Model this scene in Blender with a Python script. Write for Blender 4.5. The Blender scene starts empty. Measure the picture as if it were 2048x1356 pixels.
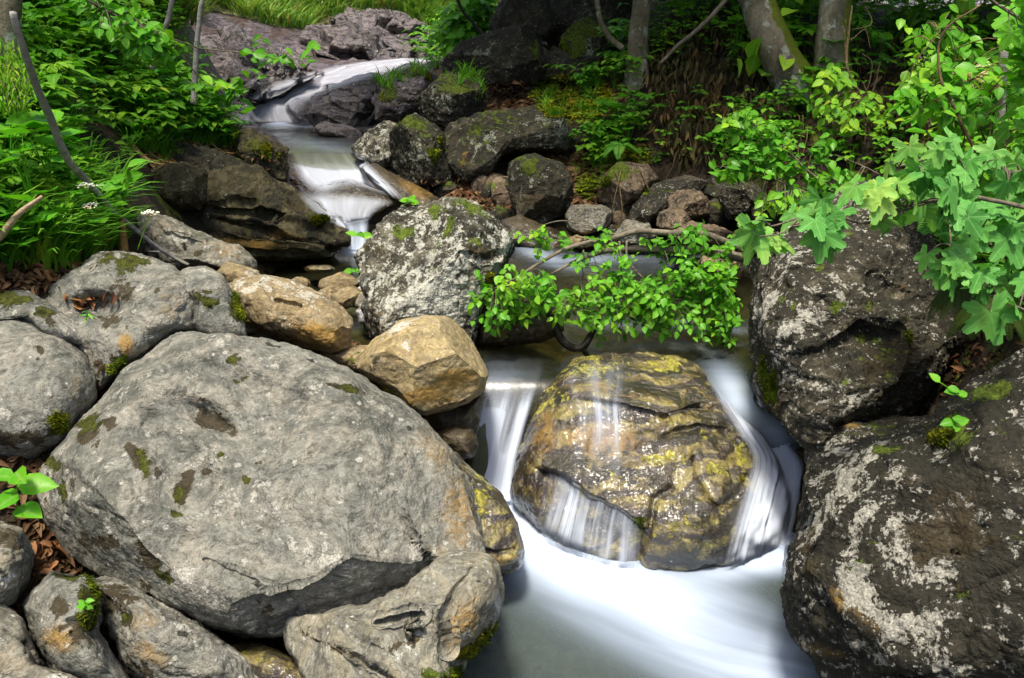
import bpy, math, random, sys
import numpy as np
from math import radians, sin, cos, pi
from mathutils import Vector, Matrix

# ---------------------------------------------------------------- camera, sky, sun, exposure
SC = bpy.context.scene
CAM_H, PITCH, FPX, CU, CV = 2.0, radians(20), 1707.0, 1024.0, 678.0
cd = bpy.data.cameras.new('camera'); cam = bpy.data.objects.new('camera', cd)
SC.collection.objects.link(cam); SC.camera = cam
cam.location = (0, 0, CAM_H); cam.rotation_euler = (pi/2 - PITCH, 0, 0)
cd.sensor_width = 36; cd.lens = 36*FPX/2048; cd.clip_start = .05; cd.clip_end = 500
SUN_EL, SUN_AZ = radians(72), radians(-160)      # azimuth clockwise from +Y (north)
wd = bpy.data.worlds.new('World'); SC.world = wd; wd.use_nodes = True
wn = wd.node_tree.nodes; wl = wd.node_tree.links
sky = wn.new('ShaderNodeTexSky'); sky.sky_type = 'NISHITA'; sky.sun_disc = False
sky.sun_elevation = SUN_EL; sky.sun_rotation = SUN_AZ; sky.air_density = 1.0; sky.dust_density = 5
wn['Background'].inputs[1].default_value = 0.09
wl.new(sky.outputs[0], wn['Background'].inputs[0])
ld = bpy.data.lights.new('sun', 'SUN'); sun = bpy.data.objects.new('sun', ld); SC.collection.objects.link(sun)
ld.energy = 2.6; ld.angle = radians(10); ld.color = (1, .91, .74)
sdir = Vector((sin(SUN_AZ)*cos(SUN_EL), cos(SUN_AZ)*cos(SUN_EL), sin(SUN_EL)))   # towards the sun
sun.rotation_euler = sdir.to_track_quat('Z', 'Y').to_euler(); sun.location = (0, 0, 12)
SC.view_settings.view_transform = 'Standard'; SC.view_settings.look = 'None'
SC.view_settings.exposure = 1.2; SC.view_settings.gamma = 1
SC.render.engine = 'CYCLES'; SC.cycles.use_denoising = True
SC.cycles.max_bounces = 6; SC.cycles.transparent_max_bounces = 14
SC.cycles.diffuse_bounces = 3; SC.cycles.glossy_bounces = 2; SC.cycles.transmission_bounces = 3
SC.cycles.caustics_reflective = False; SC.cycles.caustics_refractive = False
SC.cycles.sample_clamp_indirect = 6

# ---------------------------------------------------------------- pixel rays
def ray(u, v):
    u = np.asarray(u, float); v = np.asarray(v, float)
    x = (u-CU)/FPX; y = -(v-CV)/FPX
    return x, cos(PITCH)+y*sin(PITCH), -sin(PITCH)+y*cos(PITCH)
def P3(u, v, Y):
    x, y, z = ray(u, v); k = np.asarray(Y, float)/y
    return np.stack([x*k, y*k, CAM_H+z*k], -1)
def proj(p):
    p = np.asarray(p, float); X = p[..., 0]; Yy = p[..., 1]; Z = p[..., 2]-CAM_H
    d = Yy*cos(PITCH)-Z*sin(PITCH); h = Yy*sin(PITCH)+Z*cos(PITCH)
    return CU+FPX*X/d, CV-FPX*h/d
# ---------------------------------------------------------------- noise
def _hash(ix, iy, iz, s):
    h = (ix*374761393 + iy*668265263 + iz*2147483647 + s*1274126177) & 0xffffffff
    h = ((h ^ (h >> 13))*1274126177) & 0xffffffff
    return ((h ^ (h >> 16)) & 0xffff)/32767.5 - 1.0
def noise(p, s=0):
    p = np.asarray(p, float); i = np.floor(p).astype(np.int64); f = p-i; w = f*f*f*(f*(f*6-15)+10)
    r = 0
    for a in (0, 1):
        wx = w[..., 0] if a else 1-w[..., 0]
        for b in (0, 1):
            wy = w[..., 1] if b else 1-w[..., 1]
            for c in (0, 1):
                wz = w[..., 2] if c else 1-w[..., 2]
                r = r + wx*wy*wz*_hash(i[..., 0]+a, i[..., 1]+b, i[..., 2]+c, s)
    return r
def fbm(p, o=4, s=0, g=.5, ridge=False):
    r = 0; a = 1; t = 0; p = np.asarray(p, float)
    for k in range(o):
        n = noise(p*(2.03**k)+k*17.3, s+k)
        if ridge: n = 1-2*np.abs(n)
        r = r+a*n; t += a; a *= g
    return r/t
def sst(a, b, x):
    t = np.clip((x-a)/(b-a), 0, 1); return t*t*(3-2*t)
def pldist(U, V, pl):
    pl = np.asarray(pl, float); d = np.full(U.shape, 1e9)
    for (x0, y0), (x1, y1) in zip(pl[:-1], pl[1:]):
        dx, dy = x1-x0, y1-y0; t = np.clip(((U-x0)*dx+(V-y0)*dy)/(dx*dx+dy*dy+1e-9), 0, 1)
        d = np.minimum(d, np.hypot(U-x0-t*dx, V-y0-t*dy))
    return d
def inpoly(x, y, pl):
    r = False; n = len(pl)
    for i in range(n):
        x0, y0 = pl[i]; x1, y1 = pl[i-1]
        if (y0 > y) != (y1 > y) and x < (x1-x0)*(y-y0)/(y1-y0)+x0: r = not r
    return r

# ---------------------------------------------------------------- objects
def mesh_obj(name, verts, faces, mat=None, parent=None, loc=None, smooth=True, attrs=None, uv=None):
    """faces: an int array (N,3) or (N,4), or a list of such arrays"""
    me = bpy.data.meshes.new(name); verts = np.asarray(verts, np.float64)
    if loc is not None: verts = verts-np.asarray(loc)
    fl = [np.asarray(f, np.int32) for f in (faces if isinstance(faces, list) else [faces]) if len(f)]
    me.vertices.add(len(verts)); me.vertices.foreach_set('co', verts.astype(np.float32).ravel())
    nl = sum(f.size for f in fl); me.loops.add(nl); npoly = sum(len(f) for f in fl); me.polygons.add(npoly)
    me.loops.foreach_set('vertex_index', np.concatenate([f.ravel() for f in fl]))
    tot = np.concatenate([np.full(len(f), f.shape[1], np.int32) for f in fl])
    st = np.concatenate([[0], np.cumsum(tot)[:-1]]).astype(np.int32)
    me.polygons.foreach_set('loop_start', st)
    me.polygons.foreach_set('use_smooth', np.full(npoly, smooth))
    me.update(calc_edges=True); me.validate()
    if attrs:
        for k, a in attrs.items():
            a = np.asarray(a, np.float32)
            if a.ndim == 1:
                at = me.attributes.new(k, 'FLOAT', 'POINT'); at.data.foreach_set('value', a)
            else:
                at = me.attributes.new(k, 'FLOAT_COLOR', 'POINT'); at.data.foreach_set('color', a.ravel())
    o = bpy.data.objects.new(name, me); SC.collection.objects.link(o)
    if mat: me.materials.append(mat)
    if loc is not None: o.location = loc
    if parent is not None: o.parent = parent
    return o
def tag(o, label=None, cat=None, group=None, kind=None):
    if label: o['label'] = label
    if cat: o['category'] = cat
    if group: o['group'] = group
    if kind: o['kind'] = kind
    return o
def empty(name, loc=(0, 0, 0)):
    o = bpy.data.objects.new(name, None); SC.collection.objects.link(o); o.location = loc; o.empty_display_size = .1
    return o
def grid_faces(n, m, wrap=False):
    i = np.arange(n-1)[:, None]; j = np.arange(m if wrap else m-1)[None]; j2 = (j+1) % m
    a = i*m+j; b = i*m+j2; c = (i+1)*m+j2; d = (i+1)*m+j
    return np.stack([a, b, c, d], -1).reshape(-1, 4)

# ---------------------------------------------------------------- node helper
class NT:
    def __init__(s, name):
        s.m = bpy.data.materials.new(name); s.m.use_nodes = True; s.t = s.m.node_tree; s.t.nodes.clear()
        s.out = s.n('OutputMaterial'); s._co = None
    def n(s, k, **kw):
        nd = s.t.nodes.new('ShaderNode'+k)
        for a, b in kw.items(): setattr(nd, a, b)
        return nd
    def put(s, sock, v):
        if isinstance(v, bpy.types.NodeSocket): s.t.links.new(v, sock)
        elif v is not None:
            if isinstance(v, (tuple, list)) and len(v) == 3 and sock.type == 'RGBA': v = (*v, 1)
            sock.default_value = v
    def co(s):
        if s._co is None: s._co = s.n('TexCoord').outputs['Object']
        return s._co
    def math(s, op, a, b=None, c=None, clamp=False):
        nd = s.n('Math', operation=op, use_clamp=clamp); s.put(nd.inputs[0], a)
        if b is not None: s.put(nd.inputs[1], b)
        if c is not None: s.put(nd.inputs[2], c)
        return nd.outputs[0]
    def noise(s, sc, det=4, rough=.55, co=None, dist=0, col=False):
        nd = s.n('TexNoise'); s.put(nd.inputs['Vector'], co or s.co()); s.put(nd.inputs['Scale'], sc)
        nd.inputs['Detail'].default_value = det; nd.inputs['Roughness'].default_value = rough; nd.inputs['Distortion'].default_value = dist
        return nd.outputs[1 if col else 0]
    def voro(s, sc, feat='F1', out=0, co=None, rnd=1):
        nd = s.n('TexVoronoi', feature=feat); s.put(nd.inputs['Vector'], co or s.co()); s.put(nd.inputs['Scale'], sc)
        nd.inputs['Randomness'].default_value = rnd
        return nd.outputs[out]
    def step(s, x, a, b, lo=0, hi=1):
        nd = s.n('MapRange', interpolation_type='SMOOTHSTEP'); s.put(nd.inputs[0], x)
        for i, q in enumerate((a, b, lo, hi)): s.put(nd.inputs[i+1], q)
        return nd.outputs[0]
    def mix(s, f, a, b, mode='MIX'):
        nd = s.n('Mix', data_type='RGBA', blend_type=mode); s.put(nd.inputs[0], f); s.put(nd.inputs[6], a); s.put(nd.inputs[7], b)
        return nd.outputs[2]
    def map(s, scale=(1, 1, 1), rot=(0, 0, 0), co=None, loc=(0, 0, 0)):
        nd = s.n('Mapping'); s.put(nd.inputs[0], co or s.co()); nd.inputs[3].default_value = scale; nd.inputs[2].default_value = rot; nd.inputs[1].default_value = loc
        return nd.outputs[0]
    def attr(s, name):
        nd = s.n('Attribute', attribute_name=name); return nd
    def chan(s, name):
        a = s.attr(name); sp = s.n('SeparateColor'); s.put(sp.inputs[0], a.outputs[0]); return [sp.outputs[0], sp.outputs[1], sp.outputs[2], a.outputs[3]]
    def bump(s, h, st=.5, dist=.02, nrm=None):
        nd = s.n('Bump'); nd.inputs['Strength'].default_value = st; nd.inputs['Distance'].default_value = dist; s.put(nd.inputs['Height'], h)
        if nrm: s.put(nd.inputs['Normal'], nrm)
        return nd.outputs[0]
    def pbsdf(s, col, rough=.8, nrm=None, spec=.3, **kw):
        nd = s.n('BsdfPrincipled'); s.put(nd.inputs['Base Color'], col); s.put(nd.inputs['Roughness'], rough)
        s.put(nd.inputs['Specular IOR Level'], spec)
        if nrm: s.put(nd.inputs['Normal'], nrm)
        for k, v in kw.items(): s.put(nd.inputs[k.replace('_', ' ')], v)
        return nd.outputs[0]
    def done(s, sh):
        s.t.links.new(sh, s.out.inputs[0]); return s.m

# channels painted on rocks: pa = moss, dark growth, ochre, pale lichen ; pb = wet, bare(no growth), -, -
def rock_mat(name, c1, c2, c3=None, lich=.5, lcol=(.52, .54, .5), lsc=9, spots=.3, moss=.0, mosscol=(.09, .13, .015),
             streak=None, dark=.3, ochre=.0, bst=.6, wet=0., grain=1., rough=.85, fine=.42, bands=0, wetk=.3):
    N = NT(name)
    warp = N.noise(2.2, 3, col=True)
    vm = N.n('VectorMath', operation='MULTIPLY_ADD'); N.put(vm.inputs[0], warp); vm.inputs[1].default_value = (.25,)*3; N.put(vm.inputs[2], N.co())
    w = vm.outputs[0]
    sco = N.map((streak[0],)+(streak[1],)*2 if streak else (1, 1, 1), streak[2] if streak else (0, 0, 0), co=w)
    nb = N.noise(2.6, 8, .6, co=sco); n2 = N.noise(11, 6, .65, co=sco); n3 = N.noise(46, 5, .65, co=w); n4 = N.noise(170, 3, .6)
    col = N.mix(N.step(nb, .35, .65), c1, c2)
    if c3: col = N.mix(N.step(n2, .42, .66), col, c3)
    nm1 = N.noise(19, 8, .78, co=sco); nm2 = N.noise(24, 8, .78, co=N.map(loc=(5, 2, 8), co=sco))
    col = N.mix(N.step(nm1, .5, .58, 0, .6*grain), col, N.mix(1, c2, (1.35, 1.35, 1.32), 'MULTIPLY'))
    col = N.mix(N.step(nm2, .52, .6, 0, .6*grain), col, N.mix(1, c1, (.6, .6, .58), 'MULTIPLY'))
    col = N.mix(N.step(n3, .35, .68, 0, .6*grain), col, N.mix(1, col, (.4, .4, .37), 'MULTIPLY'))
    pa = N.chan('pa'); pb = N.chan('pb')
    if bands:
        wv = N.n('TexWave', wave_type='BANDS', bands_direction='Z'); N.put(wv.inputs['Vector'], N.map((.6, 1, 1.5), (.5, .35, 0), co=w)); wv.inputs['Scale'].default_value = 2.6; wv.inputs['Distortion'].default_value = 7; wv.inputs['Detail'].default_value = 4; wv.inputs['Detail Scale'].default_value = 1.2; wv.inputs['Detail Roughness'].default_value = .6
        bm = N.step(N.math('MULTIPLY_ADD', n2, .5, wv.outputs[1]), .42, .72); col = N.mix(N.math('MULTIPLY', N.math('SUBTRACT', 1, bm), bands), col, (.035, .028, .035))
    # ochre
    oc = N.math('ADD', pa[2], N.step(n2, .55, .75, 0, ochre))
    oc = N.step(N.math('ADD', oc, N.math('MULTIPLY_ADD', n3, .7, -.35)), .3, .75, 0, .8)
    col = N.mix(oc, col, (.33, .2, .045))
    # dark crust growth
    nd_ = N.noise(5.3, 7, .68, co=N.map(loc=(7, 3, 1), co=sco))
    dk = N.step(nd_, .62-.3*dark, .72-.3*dark, 0, .9 if dark > 0 else 0)
    dk = N.math('MULTIPLY', dk, N.math('SUBTRACT', 1, pb[1], clamp=True))
    dcol = N.mix(n3, (.01, .01, .008), (.048, .045, .033))
    col = N.mix(dk, col, dcol)
    # pale lichen : broken blotches and round dots
    nl = N.noise(lsc, 9, .72, co=N.map(loc=(3, 9, 4), co=sco)); nl2 = N.noise(lsc*5, 4, .7)
    lm = N.math('ADD', N.math('MULTIPLY_ADD', nl2, .45, nl), N.math('MULTIPLY', pa[3], .15))
    lk = N.step(lm, .95-.29*lich, 1.0-.29*lich)
    vd = N.voro(lsc*4.5); vc = N.voro(lsc*4.5, out=1)
    sc_ = N.n('SeparateColor'); N.put(sc_.inputs[0], vc)
    rad = N.math('MULTIPLY', N.step(sc_.outputs[0], .97-.42*lich, 1.0), .36)
    dots = N.step(N.math('SUBTRACT', N.math('ADD', rad, N.math('ADD', N.math('MULTIPLY_ADD', nl2, .5, -.27), N.math('MULTIPLY_ADD', n3, .5, -.25))), vd), .0, .06)
    lk = N.math('MAXIMUM', lk, dots)
    lcol2 = N.mix(N.step(n4, .3, .7), lcol, tuple(x*.62 for x in lcol))
    col = N.mix(N.math('MULTIPLY', lk, .85), col, lcol2)
    # dark round spots
    vs = N.voro(lsc*1.5, co=w); vsc = N.voro(lsc*1.5, out=1, co=w); s2 = N.n('SeparateColor'); N.put(s2.inputs[0], vsc)
    rs = N.math('MULTIPLY', N.step(s2.outputs[1], 1-.35*spots, 1.0), .3)
    sp = N.step(N.math('SUBTRACT', N.math('ADD', rs, N.math('MULTIPLY_ADD', n3, .3, -.19)), vs), .0, .05)
    if spots > 0: col = N.mix(N.math('MULTIPLY', sp, .85), col, (.02, .022, .016))
    # painted dark crust
    pj = N.math('ADD', N.math('MULTIPLY_ADD', n2, 1.0, -.5), N.math('MULTIPLY_ADD', nm2, 1.1, -.55))
    pd = N.step(N.math('MULTIPLY_ADD', pa[1], .75, N.math('MULTIPLY', pj, 1.5)), .42, .5)
    pd2 = N.math('MULTIPLY', pd, .93); col = N.mix(pd2, col, N.mix(n3, (.016, .014, .008), (.085, .065, .035)))
    # moss: painted and on faces turned to the sky
    geo = N.n('NewGeometry'); sx = N.n('SeparateXYZ'); N.put(sx.inputs[0], geo.outputs['Normal'])
    up = N.step(sx.outputs[2], .1, .9)
    nm = N.noise(6.5, 7, .7, co=N.map(loc=(1, 5, 9)))
    auto = N.step(N.math('ADD', nm, N.math('MULTIPLY', up, .22)), .86-.3*moss, .95-.3*moss, 0, 1 if moss > 0 else 0)
    auto = N.math('MULTIPLY', auto, N.math('SUBTRACT', 1, pb[1], clamp=True))
    mm = N.step(N.math('MULTIPLY_ADD', pa[0], .72, N.math('MULTIPLY', pj, 1.5)), .42, .5)
    mk = N.math('MAXIMUM', auto, mm)
    mfine = N.noise(230, 2, .6)
    mc = N.mix(N.step(nm, .35, .62), tuple(x*.42 for x in mosscol), mosscol); mc = N.mix(N.step(n3, .4, .62), mc, tuple(min(1, x*1.7) for x in mosscol))
    mc = N.mix(N.step(mfine, .35, .65, 0, .6), mc, N.mix(1, mc, (.3, .3, .3), 'MULTIPLY'))
    col = N.mix(mk, col, mc)
    col = N.mix(N.step(n4, .3, .7, 0, fine), col, N.mix(1, col, (.4, .4, .4), 'MULTIPLY'))
    # wet
    wt = N.math('ADD', pb[0], wet, clamp=True)
    wt = N.step(N.math('ADD', wt, N.math('MULTIPLY_ADD', n2, .5, -.25)), .25, .75)
    col = N.mix(N.math('MULTIPLY', wt, .5), col, N.mix(1, col, (wetk, wetk*.95, wetk*.85), 'MULTIPLY'))
    rg = N.math('MULTIPLY_ADD', wt, .16-rough, rough)
    h = N.math('MULTIPLY_ADD', n2, .6, N.math('MULTIPLY', nb, .8)); h = N.math('MULTIPLY_ADD', n3, .4, h); h = N.math('MULTIPLY_ADD', n4, .16, h); h = N.math('MULTIPLY_ADD', nm1, .35, h)
    h = N.math('MULTIPLY_ADD', lk, .06, h); h = N.math('MULTIPLY_ADD', N.math('MULTIPLY', mk, N.math('ADD', .4, mfine)), .35, h)
    return N.done(N.pbsdf(col, rg, N.bump(h, bst, .035), N.math('MULTIPLY_ADD', wt, .45, .2), Coat_Weight=N.math('MULTIPLY', wt, .5 if wet > .5 else .12), Coat_Roughness=.18))

# ---------------------------------------------------------------- rocks
RNG = np.random.default_rng(7)
ROCKS = {}
def rock(name, label, out, Y, mat, T=(.3, .3), tilt=(0, .6), c=None, n=2.2, fac=0, cut=.82, res=(220, 90), nz=.03, nf=3., seed=1,
         bumps=(), cracks=(), steps=(), paint=(), strata=None, cat='boulder', group=None, rough=.25, wetline=None, key=None):
    out = np.array(out, float); c = np.array(c if c is not None else out.mean(0), float)
    M, K = res; th = np.arange(M)*2*pi/M; d = np.stack([np.cos(th), np.sin(th)], -1)
    r = np.zeros(M); a = out-c; b = np.roll(a, -1, 0)
    for p, q in zip(a, b):
        e = q-p; den = d[:, 0]*e[1]-d[:, 1]*e[0]; den = np.where(abs(den) < 1e-9, 1e-9, den)
        t = (p[0]*e[1]-p[1]*e[0])/den; s = (p[0]*d[:, 1]-p[1]*d[:, 0])/den
        ok = (t > 0) & (s >= -1e-6) & (s <= 1+1e-6); r = np.where(ok & (t > r), t, r)
    k = max(1, M//110); ker = np.ones(2*k+1)/(2*k+1)
    rr = np.concatenate([r[-k:], r, r[:k]]); r = np.convolve(rr, ker, 'valid')
    kf = int(K*.68); ph = np.concatenate([np.linspace(.012, pi/2, kf), np.linspace(pi/2, pi-.03, K-kf+1)[1:]])
    rho = np.sin(ph)[:, None]; front = (np.arange(K) < kf)[:, None]
    U = c[0]+rho*r*d[:, 0]; V = c[1]+rho*r*d[:, 1]
    h = np.sqrt(np.clip(1-rho**n, 0, 1))
    m = Y/FPX
    Yd = Y+(c[1]-V)*m*tilt[1]+(U-c[0])*m*tilt[0]+np.where(front, -T[0]*h, T[1]*h)
    off = np.zeros_like(U)
    for (bu, bv, ru, rv, amp, *an) in bumps:
        an = radians(an[0]) if an else 0
        x = (U-bu)*cos(an)+(V-bv)*sin(an); y = -(U-bu)*sin(an)+(V-bv)*cos(an)
        off -= amp*np.exp(-(x/ru)**2-(y/rv)**2)
    jit = 6*fbm(np.stack([U/45, V/45, U*0+seed], -1), 3, seed)
    for (pl, w, dep) in cracks:
        q = pldist(U+jit, V+jit[::-1], pl); off += dep*np.exp(-(q/w)**2)
    for (pl, dep, L, w) in steps:      # ledge: below the line the face is set back by dep over w px, fading over L px
        pl = np.array(pl, float); vl = np.interp(U, pl[:, 0], pl[:, 1])+jit; s = V-vl
        inr = sst(pl[0, 0]-12, pl[0, 0]+12, U)*(1-sst(pl[-1, 0]-12, pl[-1, 0]+12, U))
        off += dep*inr*sst(0, w, s)*(1-sst(L*.3, L, s))
    Yd = Yd+np.where(front, off*sst(1.0, .93, rho), 0)
    P = P3(U, V, Yd); cen = P3(c[0], c[1], Y); sz = r.mean()*m
    Q = (P-cen).reshape(-1, 3)
    rg = np.random.default_rng(seed*31+5)
    for i in range(fac):
        nn = rg.normal(size=3); nn /= np.linalg.norm(nn); 
        if nn[1] > .3: nn[1] *= -1
        if nn[2] < -.4: nn[2] *= -1
        s = Q@nn; o = cut*rg.uniform(.88, 1.1)*s.max(); ex = np.clip(s-o, 0, None)
        Q = Q-nn*(ex*.93)[:, None]
    F = grid_faces(K, M, True)[:, ::-1]
    F = [F, np.stack([np.arange(M), (np.arange(M)+1) % M, np.zeros(M, int)], -1)[1:-1], np.stack([(K-1)*M+(np.arange(M)+1) % M, (K-1)*M+np.arange(M), np.full(M, (K-1)*M)], -1)[1:-1]]
    o = mesh_obj(name, Q, F, mat); me = o.data
    nr = np.empty(len(Q)*3, np.float32); me.vertex_normals.foreach_get('vector', nr); nr = nr.reshape(-1, 3).astype(float)
    W = Q+cen
    dsp = nz*fbm(W*nf, 5, seed, .5)+nz*rough*fbm(W*nf*4.3, 5, seed+9, .6, True)
    if strata:
        (sx, sy, sz_), fr, am = strata
        t = (W@np.array([sx, sy, sz_]))*fr+.9*fbm(W*2.2, 3, seed+3); f = t-np.floor(t)
        dsp += am*(sst(0, .75, f)-sst(.86, 1., f)-.5)
    Q = Q+nr*dsp[:, None]
    PA = np.zeros(U.shape+(4,)); PB = np.zeros(U.shape+(4,))
    CH = {'m': (PA, 0), 'd': (PA, 1), 'o': (PA, 2), 'l': (PA, 3), 'w': (PB, 0), 'b': (PB, 1)}
    for (chn, pu, pv, ru, rv, *rest) in paint:
        an = radians(rest[0]) if rest else 0; st = rest[1] if len(rest) > 1 else 1
        x = ((U-pu)*cos(an)+(V-pv)*sin(an))/ru; y = (-(U-pu)*sin(an)+(V-pv)*cos(an))/rv
        A, i = CH[chn]; g = st*np.exp(-(x*x+y*y)*.9)*front
        A[..., i] = np.maximum(A[..., i], g) if st > 0 else np.minimum(A[..., i], g)
    if wetline is not None:            # wet band along a water level
        zz = (Q+cen)[:, 2].reshape(U.shape); PB[..., 0] = np.maximum(PB[..., 0], 1-sst(wetline, wetline+.1, zz)); PB[..., 1] = np.maximum(PB[..., 1], 1-sst(wetline, wetline+.1, zz))
    me.vertices.foreach_set('co', Q.astype(np.float32).ravel())
    for kk, A in (('pa', PA), ('pb', PB)):
        at = me.attributes.new(kk, 'FLOAT_COLOR', 'POINT'); at.data.foreach_set('color', A.astype(np.float32).ravel())
    me.update(); o.location = cen; tag(o, label, cat, group)
    ROCKS[key or label] = (o, W if 0 else Q+cen, nr, PA.reshape(-1, 4))
    return o
# ---------------------------------------------------------------- terrain
CP = []      # (x,y,z)
def px(*l):
    for (u, v, Y) in l: CP.append(tuple(P3(u, v, Y)))
def wp(*l): CP.extend(l)
wp((.2, 1.6, -.3), (.5, 2.2, -.3), (.2, 2.8, -.3), (.6, 2.9, -.3), (1., 2.2, -.25), (0, 3.3, -.2), (.3, 3.1, -.22), (.5, .6, -.3), (-.1, 2.3, -.2), (0, .5, -.1), (1.2, .6, 0),
   (.5, 3.55, .1), (0, 3.75, .2), (.9, 3.5, .1), (1.1, 3.1, .0),
   (0, 4.3, .3), (.5, 4.5, .25), (1., 4.3, .3), (.5, 5.3, .25), (1.2, 5.4, .3), (0, 5.8, .3), (-.8, 5.6, .3), (-1.3, 5.7, .3), (-.5, 5.1, .28), (-.2, 5., .3), (-.6, 4.5, .42), (-.3, 4.1, .4),
   (.1, 6.5, .46), (.6, 6.4, .5), (1., 6.5, .52), (1.5, 6.2, .56), (1.7, 4.9, .52), (1.5, 4.2, .5), (1.75, 5.6, .6),
   (-1., 6.3, .42), (-1.3, 7, .56), (-1., 7.2, .62), (-1.6, 7.8, .86), (-1.2, 8., .88), (-.7, 6.9, .55), (-1.75, 7.2, .75),
   (-2, 8.6, .85), (-2.4, 9.3, .85), (-1.6, 9.2, .9), (-2.6, 9.9, .95), (-2.6, 11.2, 1.28), (-2.26, 12.3, 1.43), (-1.45, 15, 1.48), (-1.2, 17, 1.7), (-2.9, 9, .95),
   (-1.7, 5.1, .6), (-1.3, 4.2, .55), (-1.8, 4, .85), (-.8, 3.6, .5), (-1, 5.3, .38), (-1.5, 6.2, .55), (-2.1, 6.1, .95), (-.8, 2.4, .2), (-1.2, 2., .3), (-.25, 2.6, -.15), (-1.3, 2.8, .6), (-.9, 1.5, .25), (-.4, 1.5, -.15),
   (-1.8, 2.2, .8), (-2.2, 1.5, 1.), (-1.5, 1.2, .6), (-3, 2, 1.6), (-3.5, 3.5, 2.2), (-4.5, 5.5, 3), (-6, 8, 4), (-8, 12, 5.5),
   (1.6, 2., .4), (1.1, 2.4, -.1), (1.5, 3., .2), (1.2, 1.4, -.1), (2.2, 1.2, .8), (2.6, 2.4, 1.3), (3.6, 3.2, 1.6), (4.5, 5, 1.9), (1.9, 3.8, .75), (5, 8, 2.3),
   (-10, 25, 7), (0, 28, 8), (10, 26, 7), (-16, 14, 9), (14, 12, 4), (16, 4, 3.5), (-9, 2, 4.5), (0, 34, 12), (-14, 34, 13), (14, 34, 10), (8, 1, 2.8), (3, -1, 1.5), (-3, -1, 1.5), (0, -1.5, -.2))
px((-60, 560, 2.9), (100, 570, 3.), (0, 500, 3.1), (150, 480, 3.5), (235, 420, 4.1), (290, 345, 5.), (450, 310, 6.), (505, 280, 7.), (462, 240, 7.8), (400, 185, 7.3), (0, 400, 3.4), (0, 200, 4.2),
   (0, 50, 5.), (200, 250, 5.3), (200, 100, 6.1), (200, 0, 6.8), (350, 100, 7.6), (350, 0, 8.6), (-300, 300, 3.5), (-300, 0, 4.8), (330, 250, 6.1),
   (370, 160, 10.5), (450, 205, 10), (400, 80, 12.5), (600, 120, 13.5), (550, 40, 14.5), (700, 70, 16), (850, 95, 17.5), (700, 10, 17.5), (900, 10, 19), (500, 0, 16), (350, 0, 13.5), (540, 150, 12),
   (800, 165, 11), (830, 125, 14), (930, 115, 12.5), (900, 215, 9.), (780, 270, 8.4), (720, 325, 7.6), (860, 385, 7.), (950, 390, 6.9), (1000, 440, 6.6),
   (1000, 230, 8.3), (1100, 180, 8.9), (1180, 150, 9.2), (1000, 130, 10.5), (1100, 30, 12), (1150, 300, 7.5),
   (1250, 400, 6.9), (1250, 300, 7.4), (1300, 200, 8), (1300, 50, 9), (1450, 350, 6.5), (1450, 200, 7.4), (1500, 50, 8.6), (1600, 300, 6.2), (1600, 150, 7.2), (1700, 250, 6.4),
   (1700, 100, 7.6), (1850, 60, 9.), (1900, 22, 10.5), (2100, 22, 10.5), (1900, -15, 15), (2100, -15, 15), (1700, -20, 13), (1850, 300, 5.5), (1850, 450, 4.6), (1650, 450, 5.2), (2000, 350, 4.6), (2000, 550, 3.4), (2048, 650, 2.8), (1950, 150, 7.3),
   (2048, 750, 2.5), (2400, 700, 2.3), (2400, 300, 4.6))
CPa = np.array(CP)
def _U(r2): return np.where(r2 > 0, r2*np.log(r2+1e-12), 0)
_X = CPa[:, :2]; _n = len(_X)
_K = _U(((_X[:, None]-_X[None])**2).sum(-1))+np.eye(_n)*.06
_A = np.zeros((_n+3, _n+3)); _A[:_n, :_n] = _K; _A[:_n, _n] = 1; _A[:_n, _n+1:] = _X; _A[_n:, :_n] = _A[:_n, _n:].T
_w = np.linalg.solve(_A, np.concatenate([CPa[:, 2], [0, 0, 0]]))
def tz(x, y):
    x = np.asarray(x, float); y = np.asarray(y, float); sh = x.shape; x = x.ravel(); y = y.ravel(); r = np.zeros(len(x))
    for s in range(0, len(x), 20000):
        xs = x[s:s+20000]; ys = y[s:s+20000]
        r[s:s+20000] = _U((xs[:, None]-_X[:, 0])**2+(ys[:, None]-_X[:, 1])**2)@_w[:_n]+_w[_n]+_w[_n+1]*xs+_w[_n+2]*ys
    return r.reshape(sh)
nI, nJ = 520, 560
tt = np.linspace(-1.15, 1.15, nI); yy = -2+ (np.exp(np.linspace(0, 1, nJ)*2.75)-1)/(math.exp(2.75)-1)*36
YY, TT = np.meshgrid(yy, tt, indexing='ij'); XX = TT*(YY+5.2)*.95
ZZ = tz(XX, YY)
G = np.stack([XX, YY, ZZ], -1)
tu, tv = proj(G+np.array([0, 1e-6, 0])); tu = np.where(YY > .3, tu, -9999)
def region(pl, soft=18):
    pl = np.array(pl, float); ins = np.zeros(tu.shape, bool); n = len(pl)
    for i in range(n):
        x0, y0 = pl[i]; x1, y1 = pl[i-1]
        with np.errstate(divide='ignore', invalid='ignore'):
            cnd = ((y0 > tv) != (y1 > tv)) & (tu < (x1-x0)*(tv-y0)/(y1-y0+1e-9)+x0)
        ins ^= cnd
    d = pldist(tu, tv, list(pl)+[pl[0]]); return np.where(ins, sst(-soft, soft, d), sst(soft, -soft, d)*.5*0+sst(-soft, soft, -d))
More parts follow.
